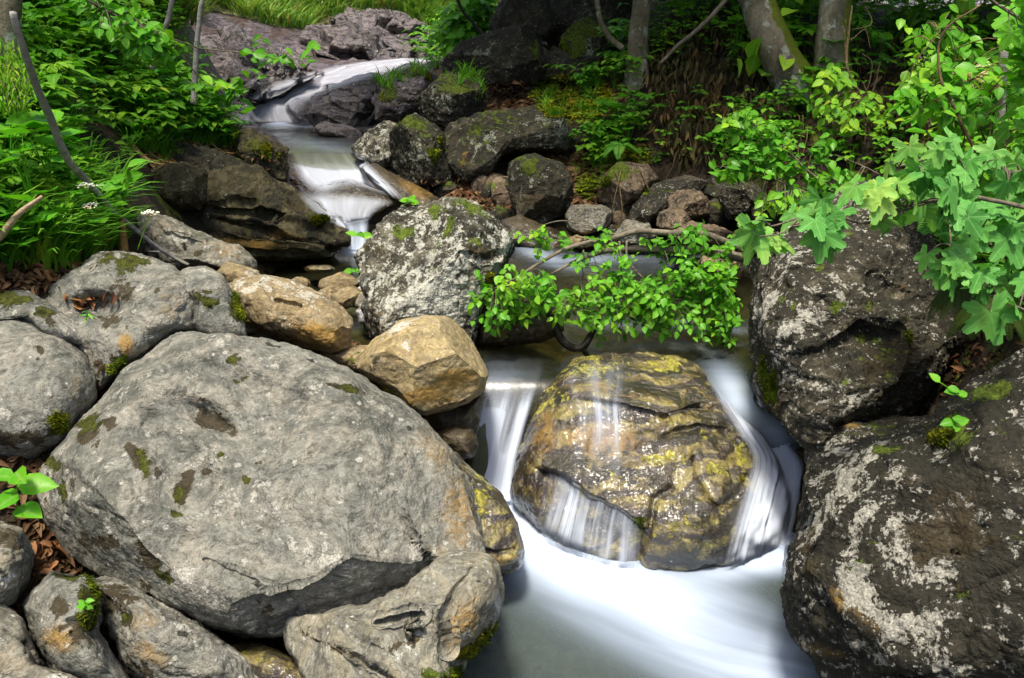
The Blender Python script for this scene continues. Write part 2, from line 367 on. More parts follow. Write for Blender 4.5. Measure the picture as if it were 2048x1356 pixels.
RK = np.clip(np.maximum.reduce([   # bare rock: the stream's bed and banks
    region([(345, 40), (430, 30), (560, 60), (700, 60), (880, 90), (890, 120), (820, 180), (740, 300), (480, 260), (420, 190), (350, 150)], 14)*(YY > 7.6),
    region([(500, 240), (720, 230), (900, 400), (1080, 470), (1000, 600), (500, 600), (480, 480)])*(YY > 5),
    sst(.62, .5, ZZ)*(YY < 7), sst(.15, .0, ZZ)]), 0, 1)
RK = np.maximum(RK, (YY < 5)*(YY > 0)*sst(-.9, -.6, XX)*sst(1.6, 1.2, XX))
nzL = fbm(G*1.1, 4, 3); nzR = fbm(G*np.array([1.6, 2.4, 5.])+nzL[..., None], 5, 11, .55, True); nzF = fbm(G*6, 4, 21)
far = sst(7.5, 10, YY)
inwater = sst(-.6, .1, XX)*0
Z2 = ZZ+.05*nzL+.02*nzF*(1-RK)+RK*(.02+.07*far)*nzR+.05*far*fbm(G*3, 4, 5, .6, True)*RK
# terraced bank on the right
bank = sst(1.3, 1.9, XX)*sst(4.5, 5.5, YY)*sst(11, 9, YY)
Z2 += bank*.10*fbm(G*2.3, 3, 8, .5, True)
road = sst(10.4, 10.8, YY)*sst(4.2, 4.8, XX)*sst(15, 13.5, YY)
G[..., 2] = Z2
litter = np.clip(region([(960, 160), (1130, 130), (1290, 120), (1240, 230), (1100, 230), (950, 240)], 20)*(YY > 6)+.8*region([(830, 360), (1050, 350), (1000, 460), (860, 420)], 10)*(YY > 6)
    +.7*region([(1080, 300), (1200, 300), (1180, 420), (1100, 420)])*(YY > 6), 0, 1)
green = np.clip(region([(330, -60), (960, -60), (960, 90), (860, 90), (700, 40), (560, 55), (430, 20), (330, 60)], 12)*(YY > 9)+sst(9, 12, ZZ*3)*(YY > 18), 0, 1)
mossy = np.clip(region([(1120, 150), (1230, 190), (1190, 240), (1080, 240)], 14)*(YY > 6)+region([(1130, 300), (1300, 290), (1290, 380), (1150, 390)], 16)*.7*(YY > 6), 0, 1)
TA = np.stack([RK, litter, green, mossy], -1)
def terrain_mat():
    N = NT('forest_floor'); a = N.chan('ta'); rd = N.attr('road').outputs[2]
    n1 = N.noise(1.7, 7, .6); n2 = N.noise(9, 7, .65); n3 = N.noise(45, 5, .65)
    soil = N.mix(N.step(n2, .35, .65), (.01, .007, .004), (.036, .024, .013))
    # leaf litter flakes
    vo = N.n('TexVoronoi'); N.put(vo.inputs['Vector'], N.map((1, 1, 1.0), co=N.co())); vo.inputs['Scale'].default_value = 26
    sp = N.n('SeparateColor'); N.put(sp.inputs[0], vo.outputs[1])
    lc = N.mix(sp.outputs[0], (.05, .026, .012), (.15, .075, .032)); lc = N.mix(N.step(sp.outputs[1], .75, .8), lc, (.28, .17, .09))
    lf = N.step(N.math('ADD', N.math('MULTIPLY', a[1], .7), N.math('MULTIPLY', n2, .6)), .42, .6)
    col = N.mix(lf, soil, lc)
    st = N.noise(6, 8, .65, co=N.map((1, 1.2, 5), (.5, .35, 0)), dist=.6)
    rk = N.mix(N.step(st, .36, .64), (.045, .04, .05), (.25, .21, .25)); rk = N.mix(N.step(n2, .5, .72, 0, .6), rk, (.3, .24, .19))
    rk = N.mix(N.step(N.noise(2.3, 5), .45, .62, 0, .75), rk, (.09, .055, .04)); rk = N.mix(N.step(n3, .35, .68, 0, .6), rk, (.03, .027, .025))
    z = N.n('SeparateXYZ'); N.put(z.inputs[0], N.co())
    bed = N.mix(N.step(n2, .35, .65), (.035, .03, .012), (.12, .095, .04))
    rk = N.mix(N.math('MULTIPLY', N.step(z.outputs[2], .75, .5), N.step(z.outputs[1], 8, 7)), rk, bed)
    rkm = N.step(N.math('MULTIPLY_ADD', n2, .5, a[0]), .55, .8)
    col = N.mix(rkm, col, rk)
    ms = N.step(N.math('ADD', a[3], N.math('MULTIPLY_ADD', n2, 1.2, -.75)), .2, .42)
    ms = N.math('MAXIMUM', ms, N.math('MULTIPLY', N.step(N.noise(2.6, 7, .7), .56, .62, 0, .8), N.math('SUBTRACT', 1, a[0], clamp=True)))
    mcol = N.mix(N.step(n3, .35, .65), (.03, .045, .006), (.15, .19, .012)); col = N.mix(ms, col, mcol)
    gr = N.step(N.math('ADD', a[2], N.math('MULTIPLY_ADD', n2, 1.0, -.5)), .35, .6)
    gcol = N.mix(N.step(n3, .3, .7), (.03, .07, .012), (.12, .24, .05)); gcol = N.mix(N.step(n1, .42, .6, 0, .8), gcol, (.26, .22, .13)); col = N.mix(gr, col, gcol)
    gv = N.mix(n3, (.14, .14, .15), (.3, .3, .32)); col = N.mix(N.step(rd, .4, .6), col, gv)
    h = N.math('MULTIPLY_ADD', st, N.math('MULTIPLY', rkm, 2.2), N.math('MULTIPLY_ADD', n3, .4, n2)); h = N.math('MULTIPLY_ADD', N.math('MULTIPLY', vo.outputs[0], lf), -.8, h)
    return N.done(N.pbsdf(col, N.math('MULTIPLY_ADD', rkm, -.42, .9), N.bump(h, .9, .05), .3))
ter = mesh_obj('ground', G.reshape(-1, 3), grid_faces(nJ, nI), terrain_mat(), attrs={'ta': TA.reshape(-1, 4), 'road': road.ravel()})
tag(ter, 'forest floor and stream bed of soil, leaf litter and rock', kind='structure')
# ---------------------------------------------------------------- rock materials
GREY = rock_mat('grey_limestone', (.13, .137, .122), (.265, .27, .243), (.36, .34, .29), lich=.5, lcol=(.52, .51, .46), lsc=7, spots=.35, dark=.02, ochre=.14, mosscol=(.065, .075, .01), bst=.85)
GREYB = rock_mat('grey_brown_limestone', (.13, .13, .11), (.27, .26, .22), (.33, .29, .22), lich=.5, lsc=9, spots=.2, dark=.22, moss=.12, ochre=.2, bst=.6)
TAN = rock_mat('tan_stone', (.2, .155, .085), (.36, .28, .16), (.26, .22, .15), lich=.3, lcol=(.55, .53, .46), lsc=11, spots=.05, dark=.0, ochre=.25, bst=.45)
OCHRE = rock_mat('ochre_stone', (.26, .2, .1), (.42, .34, .18), (.36, .3, .2), lich=.12, lcol=(.6, .58, .52), lsc=9, spots=.0, dark=.0, ochre=.2, bst=.35)
LICH = rock_mat('lichen_crusted_stone', (.1, .095, .075), (.22, .2, .15), (.06, .06, .045), lich=.72, lcol=(.58, .59, .52), lsc=17, spots=.1, dark=.6, moss=.2, ochre=.1, bst=.6)
DARK = rock_mat('dark_crusted_stone', (.026, .024, .018), (.08, .072, .053), (.15, .13, .09), lich=.5, lcol=(.5, .49, .43), lsc=15, spots=0, dark=.72, moss=.28, ochre=.05, bst=.7, streak=(1, 1.9, (.3, .2, .8)))
DARKM = rock_mat('dark_mossy_stone', (.022, .02, .014), (.062, .056, .038), (.1, .09, .06), lich=.45, lcol=(.36, .38, .31), lsc=12, spots=0, dark=.6, moss=.5, mosscol=(.075, .105, .012), bst=.7)
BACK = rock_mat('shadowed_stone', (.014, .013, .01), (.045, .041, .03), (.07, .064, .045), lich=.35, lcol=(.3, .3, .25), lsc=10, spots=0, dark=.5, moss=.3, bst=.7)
LEDGE = rock_mat('brown_ledge_stone', (.035, .03, .015), (.1, .088, .048), (.14, .12, .07), lich=.25, lcol=(.3, .3, .22), lsc=8, spots=0, dark=.45, moss=.2, mosscol=(.09, .11, .012), ochre=.25, streak=(1.4, .6, (0, .3, .2)), bst=.7)
SLATE = rock_mat('violet_grey_slab', (.09, .082, .1), (.26, .23, .26), (.3, .25, .22), lich=.2, lsc=6, spots=0, dark=.42, streak=(.5, 2.6, (.2, .7, .3)), bst=1, wet=.25, rough=.5)
WETR = rock_mat('wet_algae_stone', (.16, .12, .05), (.42, .37, .13), (.1, .075, .09), lich=.0, spots=0, dark=.45, moss=0, mosscol=(.4, .38, .05), ochre=.3, bst=.6, wet=.85, wetk=.62, bands=.85, rough=.5)
WETD = rock_mat('wet_brown_stone', (.035, .028, .016), (.1, .075, .04), (.13, .1, .05), lich=.0, spots=0, dark=.3, ochre=.3, mosscol=(.2, .22, .03), bst=.5, wet=.5)
PINK = rock_mat('pale_warm_stone', (.1, .075, .05), (.24, .18, .13), (.2, .15, .1), lich=.45, lcol=(.45, .4, .32), lsc=14, spots=0, dark=.4, moss=.15, bst=.6)
WHITE = rock_mat('pale_blue_pebble', (.4, .4, .42), (.6, .6, .64), None, lich=.3, lsc=12, spots=0, dark=0, bst=.3)

DARKR = rock_mat('black_brown_crusted_stone', (.0095, .0095, .0085), (.036, .034, .027), (.08, .07, .048), lich=.56, lcol=(.5, .49, .43), lsc=14, spots=0, dark=.75, moss=.2, ochre=.12, bst=.9)
# ---------------------------------------------------------------- foreground left
rock('boulder', 'huge smooth grey boulder filling the lower left, with a leaf filled hollow on its top',
 [(66, 1000), (68, 950), (100, 890), (150, 840), (210, 790), (245, 735), (300, 700), (330, 672), (380, 656), (470, 660), (560, 676), (640, 702), (700, 735), (760, 775), (820, 810), (860, 850), (900, 905), (930, 955), (950, 1010), (972, 1060), (985, 1105), (978, 1130),
  (940, 1135), (870, 1128), (850, 1180), (820, 1200), (760, 1230), (700, 1250), (640, 1240), (600, 1262), (560, 1285), (500, 1282), (440, 1255), (330, 1200), (230, 1160), (130, 1120), (90, 1080)],
 2.38, GREY, T=(.20, .5), tilt=(.12, 1.0), c=(520, 960), n=5.5, fac=5, cut=.965, res=(900, 330), nz=.045, nf=2.2, seed=3, rough=.3, cat='boulder',
 bumps=[(405, 828, 62, 22, -.06, 30), (455, 862, 40, 20, -.035, 35), (300, 760, 50, 120, .05, 40), (360, 930, 36, 150, -.045, -38), (650, 760, 170, 50, .045, 25), (470, 760, 130, 24, -.035, 20), (720, 1040, 90, 220, .06, -20), (230, 980, 90, 130, .05, -20), (560, 1010, 40, 190, -.03, -22), (500, 940, 50, 140, .03, -25), (420, 1100, 160, 34, -.035, 15), (850, 960, 30, 130, -.035, -25), (900, 1040, 40, 90, .03, -20), (800, 870, 30, 120, -.02, -40), (620, 1200, 60, 60, .03)],
 cracks=[([(410, 1117), (470, 1140), (530, 1170), (570, 1190)], 2.5, .012), ([(795, 990), (815, 1030), (835, 1065)], 4, .035), ([(600, 1200), (612, 1235), (640, 1262)], 5, .04), ([(835, 1065), (858, 1120)], 4, .012)],
 steps=[([(560, 1215), (620, 1195), (700, 1245), (760, 1262), (850, 1190)], .03, 90, 10)],
 paint=[('d', 420, 838, 48, 20, 30), ('m', 180, 845, 34, 20, -30), ('d', 175, 870, 30, 30), ('d', 220, 850, 16, 16), ('d', 268, 905, 16, 42, -25), ('m', 290, 925, 14, 36, -15, .8), ('d', 320, 940, 10, 14), ('d', 375, 945, 12, 12), ('d', 405, 942, 14, 10), ('d', 372, 970, 16, 34, 25), ('m', 345, 1020, 24, 12), ('m', 360, 985, 10, 30, 30, .8),
        ('m', 97, 925, 18, 26), ('m', 90, 985, 14, 40, 0, .9), ('d', 120, 960, 20, 40, 0, .6), ('m', 262, 1112, 34, 16, 20), ('d', 270, 1140, 55, 30, 30), ('m', 300, 1160, 30, 16, 20, .8), ('d', 140, 1110, 50, 22, 25), ('m', 460, 720, 20, 14, 0, .9), ('d', 690, 776, 55, 9, 8), ('m', 700, 778, 45, 8, 8, .8), ('m', 470, 762, 30, 8, -20, .7),
        ('m', 480, 945, 40, 14, 50, .65), ('m', 510, 930, 14, 10, 0, .7), ('m', 440, 908, 18, 8, 0, .7), ('o', 930, 1010, 40, 130, -20, .55), ('o', 870, 900, 50, 90, -35, .5), ('o', 900, 1090, 60, 50, 0, .45), ('b', 560, 960, 500, 330, 0, .8), ('d', 560, 1265, 90, 16, 8, .5), ('l', 400, 1180, 90, 40, 20, .5), ('l', 700, 1130, 150, 60, 0, .3), ('o', 800, 1180, 90, 40, 0, .35)])
rock('boulder', 'weathered buff ledge under the right edge of the huge grey boulder, beside the lower pool',
 [(540, 1235), (640, 1222), (720, 1205), (800, 1165), (870, 1112), (930, 1100), (975, 1112), (990, 1140), (995, 1190), (975, 1250), (935, 1305), (915, 1345), (930, 1430), (800, 1460), (640, 1440), (590, 1330)],
 2.05, rock_mat('buff_ledge_stone', (.14, .14, .12), (.28, .275, .235), (.33, .3, .22), lich=.4, lsc=9, spots=.25, dark=.1, ochre=.35, bst=.6),
 T=(.22, .4), tilt=(.1, .9), n=4.5, fac=4, cut=.9, res=(460, 170), nz=.045, nf=3.4, seed=8,
 cracks=[([(600, 1260), (690, 1310), (780, 1360), (840, 1400)], 6, .05), ([(940, 1140), (905, 1190), (890, 1240), (905, 1300)], 6, .035), ([(760, 1240), (800, 1232), (840, 1225)], 4, .03)],
 paint=[('m', 870, 1350, 60, 22, 0, .8), ('d', 640, 1290, 70, 14, 25, .8), ('o', 930, 1250, 50, 90, 0, .6), ('m', 950, 1270, 25, 60, 20, .6), ('w', 970, 1260, 25, 110, 10, .8), ('d', 800, 1290, 70, 40, 0, .55)], wetline=.04)
rock('boulder', 'wet olive shoulder of rock between the huge grey boulder and the white falls',
 [(905, 900), (945, 935), (1000, 990), (1035, 1050), (1050, 1100), (1045, 1130), (1010, 1150), (960, 1150), (900, 1100), (870, 980)],
 2.75, WETR, T=(.16, .3), tilt=(.2, .9), n=2.4, fac=3, cut=.88, res=(260, 100), nz=.03, nf=4, seed=12, paint=[('m', 960, 985, 40, 60, -30, .7), ('w', 1000, 1060, 60, 80, 0, 1), ('o', 1010, 1120, 50, 20, 0, .6)],
 cracks=[([(950, 1090), (990, 1105), (1030, 1095)], 5, .03), ([(940, 960), (950, 1010)], 4, .02)], wetline=.05)
rock('boulder', 'dripping green skirt of rock standing in the pool below the buff ledge',
 [(940, 1120), (985, 1115), (1000, 1180), (985, 1250), (960, 1290), (925, 1300), (900, 1260), (905, 1180)], 2.36, WETR, T=(.1, .2), tilt=(.1, .5), res=(160, 70), nz=.025, nf=6, seed=14,
 paint=[('m', 945, 1260, 40, 40, 0, .9), ('w', 975, 1190, 20, 90, 0, 1), ('d', 915, 1220, 20, 50, 0, .7)], wetline=.04)
rock('slab', 'grey lichened slab with rusty flecks wedged under the lower left of the huge boulder',
 [(200, 1170), (150, 1150), (240, 1155), (330, 1205), (440, 1260), (510, 1320), (560, 1400), (430, 1420), (300, 1380), (245, 1330), (215, 1260), (190, 1200)],
 1.95, GREY, T=(.16, .3), tilt=(.1, .8), n=2.6, res=(420, 150), nz=.03, nf=4, seed=21, cat='slab', c=(340, 1290), rough=.4,
 paint=[('d', 225, 1195, 44, 44, 20), ('d', 255, 1240, 25, 20, 0, .9), ('m', 250, 1235, 22, 14, 0, .8), ('o', 290, 1240, 60, 40, 0, .5), ('d', 270, 1330, 60, 20, 30, .8), ('o', 300, 1310, 60, 30, 30, .6), ('l', 380, 1270, 90, 50, 30, .5), ('b', 380, 1290, 160, 110, 0, .7)], cracks=[([(245, 1200), (260, 1260)], 10, .02)])
rock('slab', 'grey slab with brown moss mats at the bottom left corner, split by a mossy gap',
 [(35, 1210), (60, 1175), (105, 1140), (170, 1150), (200, 1200), (205, 1260), (235, 1320), (262, 1380), (200, 1400), (110, 1370), (60, 1300), (45, 1250)],
 1.88, GREY, T=(.15, .3), tilt=(.1, .75), n=2.6, res=(300, 120), nz=.03, nf=4, seed=23, cat='slab',
 paint=[('d', 120, 1210, 32, 26, -20), ('d', 165, 1275, 44, 34, 20), ('m', 140, 1150, 40, 14, 20, .9), ('m', 175, 1200, 20, 40, -30, 1), ('o', 115, 1280, 60, 40, 0, .7), ('b', 120, 1270, 120, 110, 0, .7), ('m', 175, 1235, 30, 16, 20, 1)])
rock('slab', 'dark blue grey rock at the left edge beside the dead leaves', [(-90, 1040), (0, 1050), (45, 1060), (68, 1110), (55, 1165), (25, 1210), (-20, 1240), (-120, 1230)], 1.98, GREYB, T=(.15, .3), tilt=(.2, .6), res=(220, 90), nz=.03, nf=5, seed=25, cat='rock',
 paint=[('d', 10, 1080, 50, 26, 20, .9), ('l', 0, 1170, 60, 40, 0, .6)])
rock('slab', 'plain pale slab along the left edge under the dark blue grey rock', [(-150, 1190), (0, 1200), (35, 1225), (60, 1290), (90, 1340), (250, 1380), (220, 1460), (0, 1480), (-180, 1440)], 1.8, GREYB, T=(.12, .3), tilt=(.1, .7), n=2.8, res=(260, 100), nz=.025, nf=4, seed=27, cat='slab', paint=[('b', 60, 1340, 300, 150, 0, .9)], cracks=[([(-20, 1250), (30, 1275), (70, 1330), (110, 1345)], 5, .04)])
rock('slab', 'yellow green wet slab at the bottom edge beneath the buff ledge', [(440, 1290), (520, 1290), (600, 1320), (700, 1340), (760, 1380), (720, 1450), (540, 1450), (470, 1400)], 1.98, WETR, T=(.12, .3), tilt=(.1, .7), res=(220, 80), nz=.03, nf=5, seed=29, cat='slab', paint=[('m', 500, 1310, 60, 30, 20, .5), ('o', 640, 1350, 60, 30, 0, .7), ('w', 590, 1330, 200, 60, 0, -.4)])
rock('boulder', 'rounded grey boulder cut by the left edge of the picture, speckled with black lichen spots',
 [(-170, 640), (-60, 612), (20, 612), (85, 630), (140, 660), (180, 710), (198, 760), (195, 800), (170, 835), (150, 880), (110, 905), (60, 930), (0, 935), (-120, 960), (-200, 820)],
 2.75, GREY, T=(.28, .4), tilt=(.1, .8), c=(10, 770), n=3.4, res=(460, 170), nz=.04, nf=3, seed=31, rough=.15,
 paint=[('d', 30, 880, 90, 30, 0, 1), ('d', 100, 860, 50, 30, -20, .7), ('m', 110, 850, 60, 30, -20, .55), ('m', 20, 850, 30, 20, 0, .6), ('o', 150, 780, 40, 70, 0, .4), ('d', 82, 700, 7, 10), ('d', 75, 720, 6, 8), ('b', 40, 720, 150, 100, 0, 1)])
rock('boulder', 'grey saddle of rock holding brown leaves, moss on its crest, behind the edge boulder',
 [(60, 600), (110, 560), (155, 530), (200, 506), (280, 516), (345, 535), (385, 560), (400, 610), (400, 660), (340, 675), (300, 705), (255, 735), (225, 770), (195, 790), (160, 720), (90, 660)],
 3.02, GREY, T=(.17, .45), tilt=(.1, .9), c=(260, 630), n=3.6, res=(420, 150), nz=.04, nf=3.4, seed=33,
 bumps=[(190, 615, 60, 30, -.12), (230, 690, 60, 24, .03, 10), (330, 600, 50, 60, .04)],
 paint=[('m', 245, 535, 36, 22, 10), ('d', 250, 575, 30, 30, 0, .9), ('m', 215, 520, 30, 12, 0, .9), ('m', 270, 530, 30, 12, 0, .8), ('d', 215, 640, 60, 20, 10, .8), ('o', 250, 690, 20, 30, 0, .8), ('m', 235, 720, 16, 36, 20, .6), ('d', 315, 590, 8, 16, 0, .8), ('o', 340, 620, 40, 50, 0, .45), ('d', 190, 730, 14, 12), ('b', 300, 640, 150, 80, 0, .7), ('d', 225, 730, 18, 30, 0, .7)])
rock('boulder', 'domed grey rock with a brown moss band, right of the leaf filled saddle',
 [(340, 560), (370, 532), (410, 530), (445, 550), (468, 590), (485, 640), (492, 675), (460, 690), (400, 680), (370, 660), (380, 610)],
 3.05, GREY, T=(.14, .35), tilt=(.1, .7), n=2.5, res=(260, 100), nz=.025, nf=4, seed=35,
 paint=[('m', 420, 600, 60, 18, 15, .9), ('d', 410, 592, 50, 14, 15, .9), ('m', 465, 620, 12, 40, -15, 1), ('d', 395, 580, 30, 12, 0, .7), ('b', 420, 610, 90, 90, 0, .7)])
rock('boulder', 'mossy grey rock at the left edge under the yellow green moss, above the edge boulder', [(-80, 590), (0, 570), (60, 575), (110, 610), (150, 645), (180, 690), (120, 690), (40, 640), (-80, 660)], 2.9, GREY, T=(.14, .3), tilt=(.1, .7), res=(240, 90), nz=.03, nf=4, seed=37,
 paint=[('m', 20, 595, 60, 22, 10, 1.2), ('m', 85, 625, 24, 20, 40, .9), ('d', 100, 640, 16, 30, -30, .8)])
# tan rock, ochre boulder, lichened boulder
rock('boulder', 'low tan rock with pale lichen on its crown, between the grey dome and the pebbles',
 [(440, 570), (470, 552), (520, 545), (580, 556), (640, 585), (690, 615), (722, 645), (724, 680), (700, 700), (665, 708), (610, 690), (550, 668), (500, 648), (470, 610)],
 3.6, TAN, T=(.24, .4), tilt=(.1, .7), n=2.4, fac=4, cut=.88, res=(360, 130), nz=.035, nf=4, seed=41,
 paint=[('l', 560, 575, 90, 30, 12, 1.1), ('l', 480, 570, 40, 20, 0, 1), ('o', 640, 670, 80, 30, 10, .8), ('o', 600, 640, 60, 40, 0, .3), ('d', 560, 665, 60, 10, 20, .6), ('m', 470, 640, 20, 20, 0, .4)],
 cracks=[([(530, 560), (545, 600), (600, 612)], 4, .03)])
rock('boulder', 'tall faceted boulder crusted with white lichen and moss, in mid stream',
 [(722, 560), (720, 505), (735, 465), (752, 425), (765, 408), (810, 402), (855, 405), (880, 392), (920, 390), (955, 402), (990, 430), (1015, 465), (1038, 500), (1042, 525), (1028, 550), (990, 585), (960, 640), (975, 720), (900, 780), (740, 760), (690, 690), (705, 640), (735, 600)],
 4.1, LICH, T=(.36, .4), tilt=(.12, .45), c=(860, 580), n=2.3, fac=9, cut=.78, res=(520, 200), nz=.05, nf=4, seed=44, rough=.35,
 bumps=[(850, 560, 60, 110, .05, 20), (990, 500, 50, 60, -.05)],
 cracks=[([(830, 470), (850, 520), (900, 570), (960, 600)], 6, .04), ([(920, 505), (960, 520), (1030, 500)], 8, .05)],
 paint=[('m', 780, 430, 30, 14), ('m', 865, 410, 20, 14, 0, 1), ('m', 940, 410, 40, 18, 20, 1), ('m', 890, 440, 14, 30, 30, .9), ('m', 950, 480, 30, 14, 0, .9), ('d', 960, 500, 60, 16, 15, .9), ('d', 740, 480, 20, 60, 10, .6), ('l', 870, 620, 70, 90, 0, 1.6), ('l', 900, 540, 60, 50, 0, .6), ('o', 740, 640, 40, 40, 0, .6), ('b', 820, 640, 110, 90, 0, .8), ('l', 1010, 520, 20, 60, 0, .9), ('d', 1000, 570, 40, 30, 0, .6), ('m', 975, 560, 30, 14, 0, .6)])
rock('boulder', 'smooth ochre boulder with a white lichen cap, leaning over the left lip of the waterfall',
 [(672, 716), (720, 700), (760, 665), (800, 638), (850, 630), (905, 640), (940, 665), (960, 705), (981, 748), (970, 785), (935, 805), (890, 820), (850, 832), (820, 825), (780, 785), (730, 750)],
 3.3, OCHRE, T=(.26, .34), tilt=(.15, .5), c=(850, 735), n=3.4, fac=6, cut=.86, res=(380, 140), nz=.022, nf=4.5, seed=47, rough=.2,
 paint=[('l', 800, 650, 38, 34, -30, 1.9), ('l', 810, 680, 16, 30, 0, 1.2), ('l', 900, 645, 60, 14, 0, .6), ('d', 725, 715, 40, 18, 30, .5), ('o', 920, 770, 60, 30, -20, .8), ('o', 850, 800, 90, 20, 0, .8), ('d', 800, 760, 16, 60, -35, .3), ('d', 900, 815, 80, 12, -12, .5)])
rock('boulder', 'dark wet stone under the ochre boulder beside the left fall', [(850, 815), (920, 808), (962, 790), (965, 840), (950, 900), (920, 935), (880, 900), (850, 860)], 3.38, WETD, T=(.12, .3), tilt=(0, .3), res=(160, 70), nz=.03, nf=6, seed=49, cat='stone')
rock('boulder', 'small brown wet stone low in the gap under the ochre boulder', [(872, 862), (905, 850), (945, 858), (958, 890), (945, 918), (905, 915), (880, 895)], 3.2, WETD, T=(.08, .2), res=(120, 50), nz=.015, nf=8, seed=50, cat='stone')
rock('boulder', 'mossy brown foot of rock between the tan rock and the ochre boulder', [(640, 705), (700, 690), (740, 690), (760, 720), (745, 760), (700, 745), (660, 725)], 3.5, TAN, T=(.1, .3), res=(120, 50), nz=.02, nf=8, seed=51, cat='stone', paint=[('m', 700, 715, 60, 20, 0, .6), ('d', 730, 750, 30, 20, 0, .7)])
rock('boulder', 'algae green flank of rock under the leafy branch, right of the lichened boulder', [(945, 600), (1000, 560), (1060, 580), (1110, 620), (1130, 660), (1080, 690), (1000, 700), (950, 690)], 4.1, WETD, T=(.16, .3), tilt=(.1, .4), res=(200, 80), nz=.04, nf=5, seed=52, paint=[('m', 1000, 665, 60, 20, 0, .7), ('o', 1000, 640, 80, 40, 0, .5)])
# ---------------------------------------------------------------- the waterfall boulder
rock('boulder', 'big rounded boulder streaked olive and black, veiled by water in the middle of the fall',
 [(1020, 990), (1032, 930), (1050, 855), (1080, 790), (1115, 745), (1155, 715), (1210, 706), (1300, 706), (1380, 716), (1420, 745), (1470, 800), (1520, 860), (1560, 930), (1585, 1000), (1590, 1060), (1560, 1110), (1500, 1150), (1380, 1160), (1250, 1150), (1150, 1120), (1070, 1060)],
 3.42, WETR, T=(.36, .45), tilt=(-.02, .85), c=(1310, 920), n=3.2, fac=2, cut=.94, res=(700, 260), nz=.045, nf=3, seed=55, rough=.22,
 bumps=[(1215, 880, 60, 50, -.05), (1130, 800, 60, 60, .03), (1400, 1040, 80, 60, .03)],
 cracks=[([(1385, 920), (1395, 960), (1415, 1000), (1440, 1020), (1480, 985), (1495, 955)], 8, .03), ([(1290, 1095), (1305, 1040), (1310, 1000), (1345, 975)], 7, .022), ([(1330, 830), (1380, 810), (1440, 815), (1500, 850), (1540, 900)], 8, .035), ([(1340, 800), (1400, 780), (1450, 790)], 7, .03), ([(1280, 740), (1330, 730), (1390, 745)], 6, .025), ([(1300, 770), (1350, 755), (1410, 765)], 6, .025), ([(1330, 870), (1400, 850), (1470, 870), (1530, 930)], 7, .03)],
 steps=[([(1080, 930), (1130, 945), (1180, 985), (1230, 1010), (1290, 1055)], .07, 160, 8), ([(1150, 790), (1240, 800), (1340, 830)], .03, 70, 8)],
 paint=[('m', 1180, 730, 80, 28, -10, .8), ('m', 1330, 715, 80, 12, 0, .7), ('o', 1230, 770, 120, 30, 0, .6), ('m', 1100, 800, 40, 60, 20, .6), ('m', 1180, 760, 50, 30, 0, .6), ('d', 1220, 740, 50, 20, -10, .55), ('o', 1090, 860, 30, 60, 0, .8), ('d', 1060, 930, 25, 60, 10, .6), ('o', 1200, 880, 90, 40, 0, .9), ('d', 1230, 900, 60, 40, 0, .55),
        ('m', 1330, 920, 60, 24, 20, .75), ('m', 1440, 940, 50, 24, 0, .7), ('m', 1400, 870, 30, 40, 0, .5), ('m', 1490, 920, 20, 50, -20, .8), ('m', 1350, 1060, 60, 20, -20, .6), ('m', 1430, 1090, 40, 14, 0, .6), ('d', 1340, 990, 90, 50, 0, .65), ('d', 1430, 900, 40, 40, 0, .5), ('d', 1500, 1040, 40, 60, 0, .7), ('m', 1270, 1070, 20, 30, 0, .7),
        ('d', 1430, 1060, 60, 16, -20, .8), ('m', 1240, 960, 60, 14, 35, .5), ('o', 1400, 800, 120, 40, 20, .5), ('w', 1430, 930, 60, 60, 0, 1), ('w', 1200, 950, 200, 50, 30, .8), ('d', 1360, 760, 60, 14, -8, .6), ('d', 1450, 850, 70, 10, 20, .7), ('d', 1420, 815, 60, 9, 0, .7)])
rock('boulder', 'submerged pinkish stone under the clear lip of the left fall', [(992, 775), (1020, 755), (1045, 760), (1058, 790), (1050, 835), (1020, 850), (992, 820)], 3.66, PINK, T=(.1, .2), tilt=(0, .5), res=(120, 60), nz=.015, nf=7, seed=58, cat='stone', paint=[('b', 1030, 780, 90, 90, 0, 1)])
